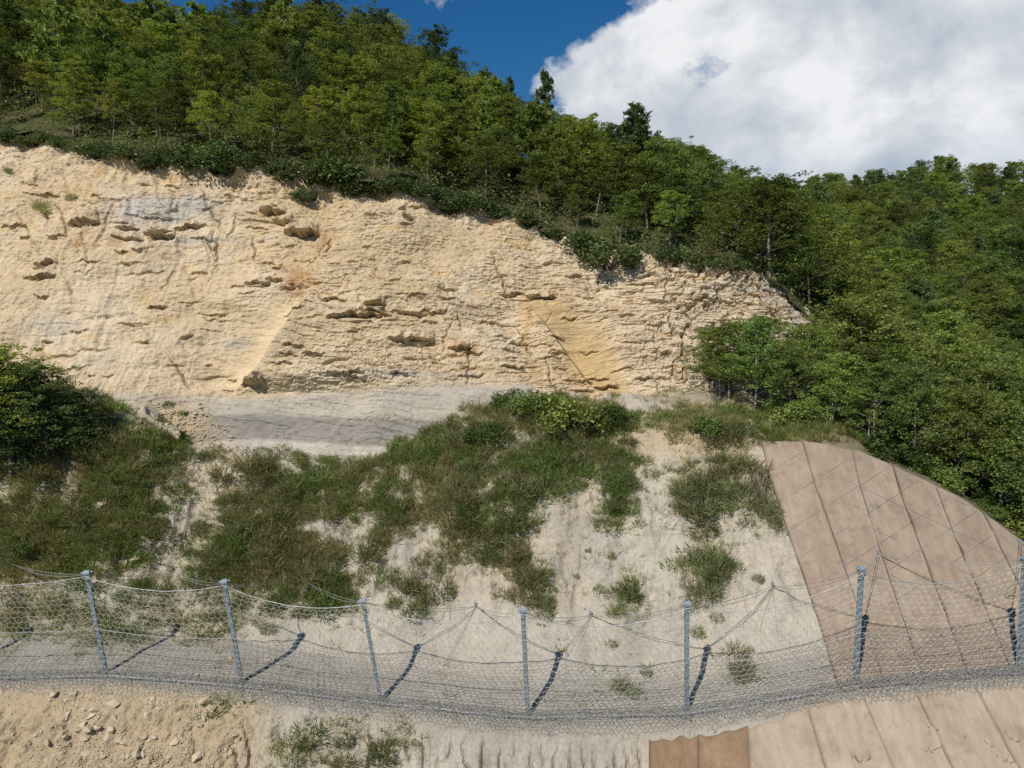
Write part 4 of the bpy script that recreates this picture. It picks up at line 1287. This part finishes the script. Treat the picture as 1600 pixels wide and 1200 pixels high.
M_slab = stone_mat('bedded_rock', (.46, .365, .235), (.60, .485, .325))
for k, (px, py, w, h, d) in enumerate([(247, 362, 1.0, .16, .9), (290, 347, .8, .2, .8), (418, 322, .5, .2, .7), (440, 334, .45, .18, .7), (476, 356, .6, .14, .7), (458, 345, .4, .16, .6), (645, 534, 1.45, .18, .9), (560, 499, 1.2, .12, .7),
                                       (405, 444, .85, .14, .8), (137, 350, .75, .3, .7), (845, 461, .9, .12, .6), (590, 480, .6, .1, .6), (545, 586, .8, .1, .5)]):
    me = slabmesh(900 + k, w, d, h); me.materials.append(M_slab)
    b = cliff_at(px, py)
    add('rock_slab', me, parent=cliff_o, loc=tuple(b + np.array([0, .38, 0])), rot=(random.uniform(.05, .25), random.uniform(-.06, .06), random.uniform(-.25, .25)))

# ------------------------------------------------------------------ brown erosion blanket with its cable net
def blanket_mat(name, a, b, c2):
    m, t = new_mat(name); g = NT(t)
    tcn = g.n('ShaderNodeTexCoord')
    mpn = g.n('ShaderNodeMapping'); mpn.inputs['Scale'].default_value = (2.4, .5, .5); mpn.inputs['Rotation'].default_value = (0, .35, 0); g.l(tcn.outputs['Object'], mpn.inputs['Vector'])
    n1_ = g.noise(mpn.outputs[0], 1.6, 7, .65); n2_ = g.noise(tcn.outputs['Object'], .55, 6, .6); n3_ = g.noise(tcn.outputs['Object'], 40, 3, .6)
    n4_ = g.noise(tcn.outputs['Object'], 2.6, 8, .7)
    c = g.mix(.5, g.ramp(n1_, [(.3, tuple(v_ * .82 for v_ in a)), (.7, tuple(v_ * 1.12 for v_ in b))]), g.ramp(n2_, [(.3, a), (.52, b), (.72, c2)]))
    c = g.mix(.4, c, g.ramp(n3_, [(.3, (.65, .65, .65)), (.6, (1.1, 1.1, 1.1))]), 'MULTIPLY')
    c = g.mix(.55, c, g.ramp(n4_, [(.32, (.62, .62, .64)), (.48, (1, 1, 1)), (.62, (1, 1, 1)), (.74, (1.4, 1.42, 1.45))]), 'MULTIPLY')
    g.out(g.bsdf(c, .95, g.mix(.5, n3_, n1_), .5, .03, .05))
    return m


M_blanket = blanket_mat('coir_blanket', (.245, .185, .135), (.335, .262, .195), (.41, .345, .27))
M_blanket_d = blanket_mat('wet_coir_blanket', (.20, .13, .078), (.275, .185, .118), (.44, .36, .26))
M_blanket_l = blanket_mat('dusty_coir_blanket', (.30, .238, .175), (.395, .325, .245), (.49, .425, .345))

SEAM_Y = np.array([690, 760, 830, 900, 980, 1085.])
SEAMS = [  # x of each seam at the heights above; tops follow the crest
    [1188, 1207, 1230, 1254, 1281, 1312], [1252, 1272, 1297, 1322, 1350, 1386], [1326, 1341, 1362, 1385, 1412, 1448], [1380, 1400, 1425, 1451, 1482, 1522],
    [1432, 1457, 1485, 1514, 1548, 1592], [1478, 1510, 1545, 1580, 1620, 1672], [1520, 1570, 1620, 1665, 1712, 1772], [1570, 1650, 1720, 1780, 1840, 1910]]
SEAMS = np.array(SEAMS, float)


L4PY = proj(L4)[1]; L1PY = proj(L1)[1]; L1FPY = proj(L1f)[1]


def crest_py(px):
    return np.interp(px, COLS, L4PY)


def seam_pt(s, t):
    """s counts seams from the left edge, t runs from crest to fence foot"""
    s = np.clip(s, 0, len(SEAMS) - 1.001); i = int(s); f = s - i
    xs = SEAMS[i] * (1 - f) + SEAMS[i + 1] * f
    # find crest height of this seam
    ytop = 690.0
    for _ in range(6):
        ytop = crest_py(np.interp(ytop, SEAM_Y, xs)) + 3
    xb_ = np.interp(1085, SEAM_Y, xs)
    ybot = np.interp(xb_, COLS, L1PY) + 8
    y = ytop + (ybot - ytop) * t
    return np.interp(y, SEAM_Y, xs), y


blanket = add('erosion_blanket', None, loc=(0, 0, 0), label='brown fibre blanket laid in strips over the right-hand slope', category='erosion blanket')
for k in range(len(SEAMS) - 1):
    nu, nv = 16, 60
    G = np.zeros((nv, nu, 3))
    for iu in range(nu):
        f = iu / (nu - 1)
        for iv in range(nv):
            x, y = seam_pt(k + f * 1.015, iv / (nv - 1))
            curl = .03 + .10 * max(0, 1 - f / .07) * np.clip(.25 + 1.1 * vnoise(iv / 5., k * 3.3), 0, 1.2) + .035 * vnoise(iv / 7., iu / 4., k) + .03 * abs(vnoise(iv / 9., iu / 1.3, k + 9)) + .012 * vnoise(iv / 1.5, iu / 1.2, k + 5)
            G[iv, iu] = surf(x, y, curl + .085 + .012 * (k % 2))[0]
    th = G + np.array([0, .02, -.03])
    V = np.concatenate([G.reshape(-1, 3), th.reshape(-1, 3)]); F = gridfaces(nv, nu)
    F = np.concatenate([F, F[:, ::-1] + nv * nu])
    idx = np.arange(nv * nu).reshape(nv, nu); loop = np.concatenate([idx[0], idx[1:, -1], idx[-1, -2::-1], idx[-2:0:-1, 0]])
    l2 = np.roll(loop, -1)
    F = np.concatenate([F, np.stack([loop, l2, l2 + nv * nu, loop + nv * nu], -1)])
    add('blanket_strip', mk_mesh('blanket_strip', V, F, True), M_blanket, parent=blanket)

net = add('cable_net', None, loc=(0, 0, 0), label='steel cable net pinned in diamonds over the brown blanket', category='cable net')


def net_cable(fn, n, r=.014, off=.11):
    q = []
    for t_ in np.linspace(0, 1, n):
        s_, tt = fn(t_)
        if not (0 <= s_ <= len(SEAMS) - 1.01 and 0 <= tt <= 1): continue
        x, y = seam_pt(s_, tt)
        q.append(surf(x, y, off + .02 * math.sin(t_ * 40))[0])
    if len(q) < 3: return
    V, F = tube(np.array(q), r, 4)
    add('cable', mk_mesh('cable', V, F, True), M_cable, parent=net)


def line_cable(x0, y0, sl):
    q = []
    for x in np.arange(x0, 1760, 9.0):
        y = y0 + sl * (x - x0)
        left = np.interp(y, SEAM_Y, SEAMS[0]); foot = np.interp(x, COLS, L1PY) - 30
        if x < left or y < crest_py(x) + 4 or y > foot: continue
        q.append((x, y))
    if len(q) < 4: return
    q = np.array(q)
    V, F = tube(surf(q[:, 0], q[:, 1], .15), .007, 4)
    add('cable', mk_mesh('cable', V, F, True), M_cable, parent=net)


for k in range(1, 16):
    line_cable(1190, 690 + 56 * k + random.uniform(-4, 4), -.60 - .012 * k)
for k in range(-6, 8):
    line_cable(1190, 690 + 56 * k + random.uniform(-4, 4), .47 + .008 * k)
for k in range(1, 7):
    net_cable(lambda t_, k=k: (k + .05, t_), 40, .010, .14)
net_cable(lambda t_: (t_ * 6.9, .004), 50, .022, .12)
net_cable(lambda t_: (t_ * 6.9, .03), 50, .014, .12)
# plates where the cables cross
for k in range(0, 7):
    for t_ in (.01, .25, .5, .75):
        x, y = seam_pt(min(k + .03, 6.9), t_); b = surf(x, y, .12)[0]
        V, F = box(b, (.11, .05, .11))
        add('anchor_plate', mk_mesh('anchor_plate', V, F), M_galv, parent=net)

lowb = add('erosion_blanket', None, loc=(0, 0, 0), label='row of brown fibre mats on the slope face below the fence', category='erosion blanket')
LB = [(1014, 1091, M_blanket_d), (1090, 1169, M_blanket_d), (1168, 1263, M_blanket_l), (1262, 1346, M_blanket_l), (1345, 1431, M_blanket_l), (1430, 1521, M_blanket_l), (1520, 1621, M_blanket_l), (1620, 1720, M_blanket_l)]
for k, (x0, x1, mt) in enumerate(LB):
    nu, nv = 14, 30
    sl = .0 if k < 2 else .55
    G = np.zeros((nv, nu, 3))
    for iu in range(nu):
        xa = x0 + (x1 - x0) * iu / (nu - 1)
        ya = np.interp(xa, COLS, L1FPY) + np.interp(xa, [1014, 1170, 1300], [8, 6, -12]) + 4 * vnoise(xa / 14., k)
        for iv in range(nv):
            y = ya + (1320 - ya) * iv / (nv - 1)
            x = xa + np.interp(xa, [1090, 1170, 1300, 1600], [0, .05, .4, .6]) * (y - ya)
            G[iv, iu] = surf(x, y, .06 + .012 * (k % 2) + .02 * vnoise(iv / 4., iu / 3., k + 20))[0]
    th = G + np.array([0, .02, -.03])
    V = np.concatenate([G.reshape(-1, 3), th.reshape(-1, 3)]); F = gridfaces(nv, nu); F = np.concatenate([F, F[:, ::-1] + nv * nu])
    idx = np.arange(nv * nu).reshape(nv, nu); loop = np.concatenate([idx[0], idx[1:, -1], idx[-1, -2::-1], idx[-2:0:-1, 0]]); l2 = np.roll(loop, -1)
    F = np.concatenate([F, np.stack([loop, l2, l2 + nv * nu, loop + nv * nu], -1)])
    o = add('mat_panel', mk_mesh('mat_panel', V, F, True), mt, parent=lowb)
    if k < 2: o['label'] = 'darker rust brown mat with pale worn patches'

# ------------------------------------------------------------------ rockfall barrier
barrier = add('rockfall_barrier', None, loc=(0, 0, 0), label='galvanised rockfall barrier of leaning posts and hexagonal wire net', category='barrier')
POSTS = [((-92, 1060), (-128, 900)), ((165, 1051), (136, 897)), ((378, 1068), (351, 911)), ((595, 1095), (567, 941)), ((825, 1119), (817, 956)), ((1073, 1112), (1073, 946)), ((1336, 1068), (1346, 891)), ((1592, 1048), (1602, 874)), ((1850, 1040), (1870, 850))]
ends = []


def frame(a, b):
    z = (b - a) / np.linalg.norm(b - a)
    x = np.cross(np.array([0, 1.0, 0]), z); x /= np.linalg.norm(x)
    y = np.cross(z, x)
    return x, y, z


def oriented(c, size, x, y, z):
    v, f = box((0, 0, 0), size)
    return v[:, :1] * x + v[:, 1:2] * y + v[:, 2:] * z + c, f


for (bx_, by_), (tx_, ty_) in POSTS:
    b = surf(bx_, by_, 0)[0]
    tp = P(tx_, ty_, b[1] - .55)
    x, y, z = frame(b, tp)
    a_ = .22
    x, y = x * math.cos(a_) + y * math.sin(a_), y * math.cos(a_) - x * math.sin(a_)
    ln = float(np.linalg.norm(tp - b))
    mid = (b + tp) / 2
    ends.append((b, tp, x, y, z))
    W = .155
    parts = [oriented(mid - y * .065 - z * .15, (W, .018, ln + .3), x, y, z), oriented(mid + y * .065 - z * .15, (W, .018, ln + .3), x, y, z), oriented(mid - z * .15, (.016, .112, ln + .3), x, y, z)]
    V, F = merge(parts)
    po = add('post', mk_mesh('post', V, F), M_galv, parent=barrier)
    # head: saddle block with rounded top, cheek plates and bolt
    prof = np.array([(-.17, 0), (-.17, .10), (-.13, .17), (-.05, .21), (.05, .21), (.13, .17), (.17, .10), (.17, 0)])
    hv = []
    for s_ in (-.12, .12):
        for (u_, w_) in prof: hv.append(tp + y * u_ * .7 + x * s_ + z * w_ * .8)
    n_ = len(prof)
    hf = [[i, i + 1, n_ + i + 1, n_ + i] for i in range(n_ - 1)] + [[0, n_, 2 * n_ - 1, n_ - 1]]
    hf += [[0, 1, 6, 7], [1, 2, 5, 6], [2, 3, 4, 5], [n_ + 7, n_ + 6, n_ + 1, n_], [n_ + 6, n_ + 5, n_ + 2, n_ + 1], [n_ + 5, n_ + 4, n_ + 3, n_ + 2]]
    Vh, Fh = merge([(np.array(hv), np.array(hf)), oriented(tp - z * .07 - y * .0, (.22, .22, .05), x, y, z), oriented(tp - z * .14 - y * .13, (.18, .05, .10), x, y, z)])
    add('cap', mk_mesh('cap', Vh, Fh), M_galv, parent=po)
    bv, bf = tube(np.array([tp + z * .08 - x * .22, tp + z * .08 + x * .22]), .03, 6)
    add('bolt', mk_mesh('bolt', bv, bf), M_galv, parent=po)
    Vp, Fp = oriented(b - z * .02, (.5, .5, .04), x, y, z)
    add('base_plate', mk_mesh('base_plate', Vp, Fp), M_galv, parent=po)


def hexnet(fmap, w, W, H, r, seed, jit=.0):
    """wires of a honeycomb net; fmap takes metres along and down"""
    s = w / math.sqrt(3); rowh = 1.5 * s
    A_, B_ = [], []
    nr = int(H / rowh) + 1; nc = int(W / w) + 1
    for j in range(nr):
        for i in range(nc):
            cx0 = i * w + (w / 2 if j % 2 else 0); cy0 = j * rowh
            p = [(cx0, cy0 - s), (cx0 + w / 2, cy0 - s / 2), (cx0 + w / 2, cy0 + s / 2), (cx0 - w / 2, cy0 - s / 2)]
            A_ += [p[0], p[1], p[3]]; B_ += [p[1], p[2], p[0]]
    A_ = np.clip(np.array(A_), 0, [W, H]); B_ = np.clip(np.array(B_), 0, [W, H])
    k = np.linalg.norm(A_ - B_, axis=1) > .02
    A_, B_ = A_[k], B_[k]
    if jit:
        f = lambda q: q + jit * np.stack([vnoise(q[:, 0] * 5.1, q[:, 1] * 5.1, seed), vnoise(q[:, 0] * 5.1, q[:, 1] * 5.1, seed + 9.)], -1)
        A_, B_ = f(A_), f(B_)
    a = fmap(A_); b = fmap(B_)
    d = b - a; d /= np.linalg.norm(d, axis=1, keepdims=True) + 1e-9
    u = np.cross(d, np.array([.3, .9, .2])); u /= np.linalg.norm(u, axis=1, keepdims=True) + 1e-9
    v = np.cross(d, u)
    V = []
    for e in (a, b):
        for th in (0, 2.094, 4.189): V.append(e + r * (math.cos(th) * u + math.sin(th) * v))
    V = np.stack(V, 1); n = len(a)
    base = np.arange(n)[:, None, None] * 6
    F = (np.array([[0, 1, 4, 3], [1, 2, 5, 4], [2, 0, 3, 5]])[None] + base).reshape(-1, 4)
    return V.reshape(-1, 3), F


SAGS = [.35, .42, .45, .55, .62, .65, .6, .5]
toplines = []
for k in range(len(ends) - 1):
    (b0, t0, *_), (b1, t1, *_) = ends[k], ends[k + 1]
    W = float(np.linalg.norm(b1 - b0)); H = 4.3
    sag = SAGS[k]
    t0n = t0 + np.array([0, -.16, -.05]); t1n = t1 + np.array([0, -.16, -.05])
    pxa, pxb = proj(b0)[0], proj(b1)[0]
    xs = np.linspace(pxa, pxb, 60)
    gl = np.stack([np.interp(xs, COLS, L1[:, j]) for j in range(3)], -1) + np.array([0, -.28, .02])

    def fm(q, t0n=t0n, t1n=t1n, gl=gl, W=W, sag=sag, k=k):
        u = q[:, 0] / W; w = q[:, 1] / H
        top = t0n[None] * (1 - u[:, None]) + t1n[None] * u[:, None]
        top[:, 2] -= sag * 4 * u * (1 - u)
        bot = np.stack([np.interp(u * 59, np.arange(60), gl[:, j]) for j in range(3)], -1)
        p = top * (1 - w[:, None]) + bot * w[:, None]
        bel = np.sin(np.pi * w) * (.12 + .10 * vnoise(u * 3, w * 3, k)) * 4 * u * (1 - u)
        p[:, 1] += bel * .6
        p[:, 1] += .035 * vnoise(q[:, 0] * 2.2, q[:, 1] * 2.2, k + 3.)
        return p
    V, F = hexnet(fm, .27, W, H, .0076, k, .045)
    add('net_panel', mk_mesh('net_panel', V, F), M_wire, parent=barrier)
    V, F = hexnet(lambda q, fm=fm: fm(q + np.array([.11, H * .52])) + np.array([0, .05, 0]), .25, W - .15, H * .47, .0065, k + 40, .05)
    add('net_overlap', mk_mesh('net_overlap', V, F), M_wire_d, parent=barrier)
    uu = np.linspace(0, 1, 40)
    tq = np.stack([uu * W, 0 * uu], -1)
    line = fm(tq)
    V, F = tube(line, .017, 5); add('top_cable', mk_mesh('top_cable', V, F, True), M_cable, parent=barrier)
    mid = fm(np.stack([uu * W, 0 * uu + H * .52], -1)) + np.array([0, .03, 0])
    V, F = tube(mid, .010, 4); add('middle_cable', mk_mesh('middle_cable', V, F, True), M_cable, parent=barrier)
    for q_, r_ in ((.0, .02), (.09, .014), (-.07, .012)):
        low = gl + np.array([0, -.05 - q_, .06 + .02 * (q_ > 0)]) + np.stack([0 * xs, 0 * xs, .03 * vnoise(xs / 25., k, q_ * 90)], -1)
        V, F = tube(low, r_, 4); add('bottom_cable', mk_mesh('bottom_cable', V, F, True), M_cable, parent=barrier)

    # loose net folded over the lip at the foot
    for layer, (ww, hh, lift, rr_) in enumerate([(.22, 1.15, .05, .008), (.20, .95, .14, .008), (.19, .7, .20, .007)]):
        def fs(q, gl=gl, W=W, k=k, layer=layer, lift=lift, hh=hh):
            u = np.clip(q[:, 0] / W, 0, 1); d = q[:, 1]
            bot = np.stack([np.interp(u * 59, np.arange(60), gl[:, j]) for j in range(3)], -1)
            p = bot + np.array([0, .12, .18])
            reach = d * (.78 + .12 * vnoise(u * 9, layer * 3.3, k))
            p[:, 1] -= reach
            p[:, 2] -= reach * .42 + np.clip(reach - .85, 0, 9) * .8
            cr_ = vnoise(q[:, 0] * 2.6, d * 3.5, layer * 7.1 + k) * .5 + vnoise(q[:, 0] * 6.5, d * 7, layer * 5.3 + k) * .5
            p[:, 2] += lift * (.4 + .6 * np.sin(np.pi * np.clip(d / hh, 0, 1))) + cr_ * .12
            p[:, 0] += vnoise(q[:, 0] * 4, d * 4, 40 + layer) * .06
            p[:, 1] += vnoise(q[:, 0] * 4, d * 4, 60 + layer) * .08
            return p
        V, F = hexnet(fs, ww, W, hh, rr_, k + layer, .03)
        add('net_skirt', mk_mesh('net_skirt', V, F), M_wire_d, parent=barrier)

# stay cables from the post heads to ground anchors between the posts
ANCH = [(20, 880), (262, 893), (470, 905), (743, 948), (922, 962), (1207, 917), (1370, 868), (1590, 850)]
anch = [surf(a, b, .06, True)[0] for a, b in ANCH]
for k, q in enumerate(anch):
    st = [k + 0, k + 1]
    if k == 4: st = [4, 5]
    for j in st:
        if j >= len(ends): continue
        tp = ends[j][1]
        for off in (0, .16):
            u = np.linspace(0, 1, 24)[:, None]
            p = tp * (1 - u) + (q + np.array([off * .7, 0, 0])) * u
            p[:, 2] -= (.18 + off) * 4 * (u * (1 - u))[:, 0]
            V, F = tube(p, .012, 4)
            add('stay_cable', mk_mesh('stay_cable', V, F, True), M_cable, parent=barrier)
    V, F = merge([tube(np.array([q + np.array([0, .3, -.4]), q + np.array([0, -.04, .22])]), .03, 6), box(q + np.array([0, -.02, .14]), (.12, .1, .12))])
    add('ground_anchor', mk_mesh('ground_anchor', V, F), M_galv, parent=barrier)
    for e in range(3):                                         # loose cable tails hanging down the slope
        px0, py0 = ANCH[k]
        u = np.linspace(0, 1, 12)
        xs_ = px0 + (random.uniform(-55, 30)) * u; ys_ = py0 + random.uniform(50, 95) * u
        V, F = tube(surf(xs_, ys_, .05), .008, 4)
        add('cable_tail', mk_mesh('cable_tail', V, F, True), M_cable, parent=barrier)

tri = 0
for me in bpy.data.meshes:
    if me.users: tri += len(me.loops) - 2 * len(me.polygons)
print('TRIANGLES', tri, 'OBJECTS', len(bpy.data.objects))
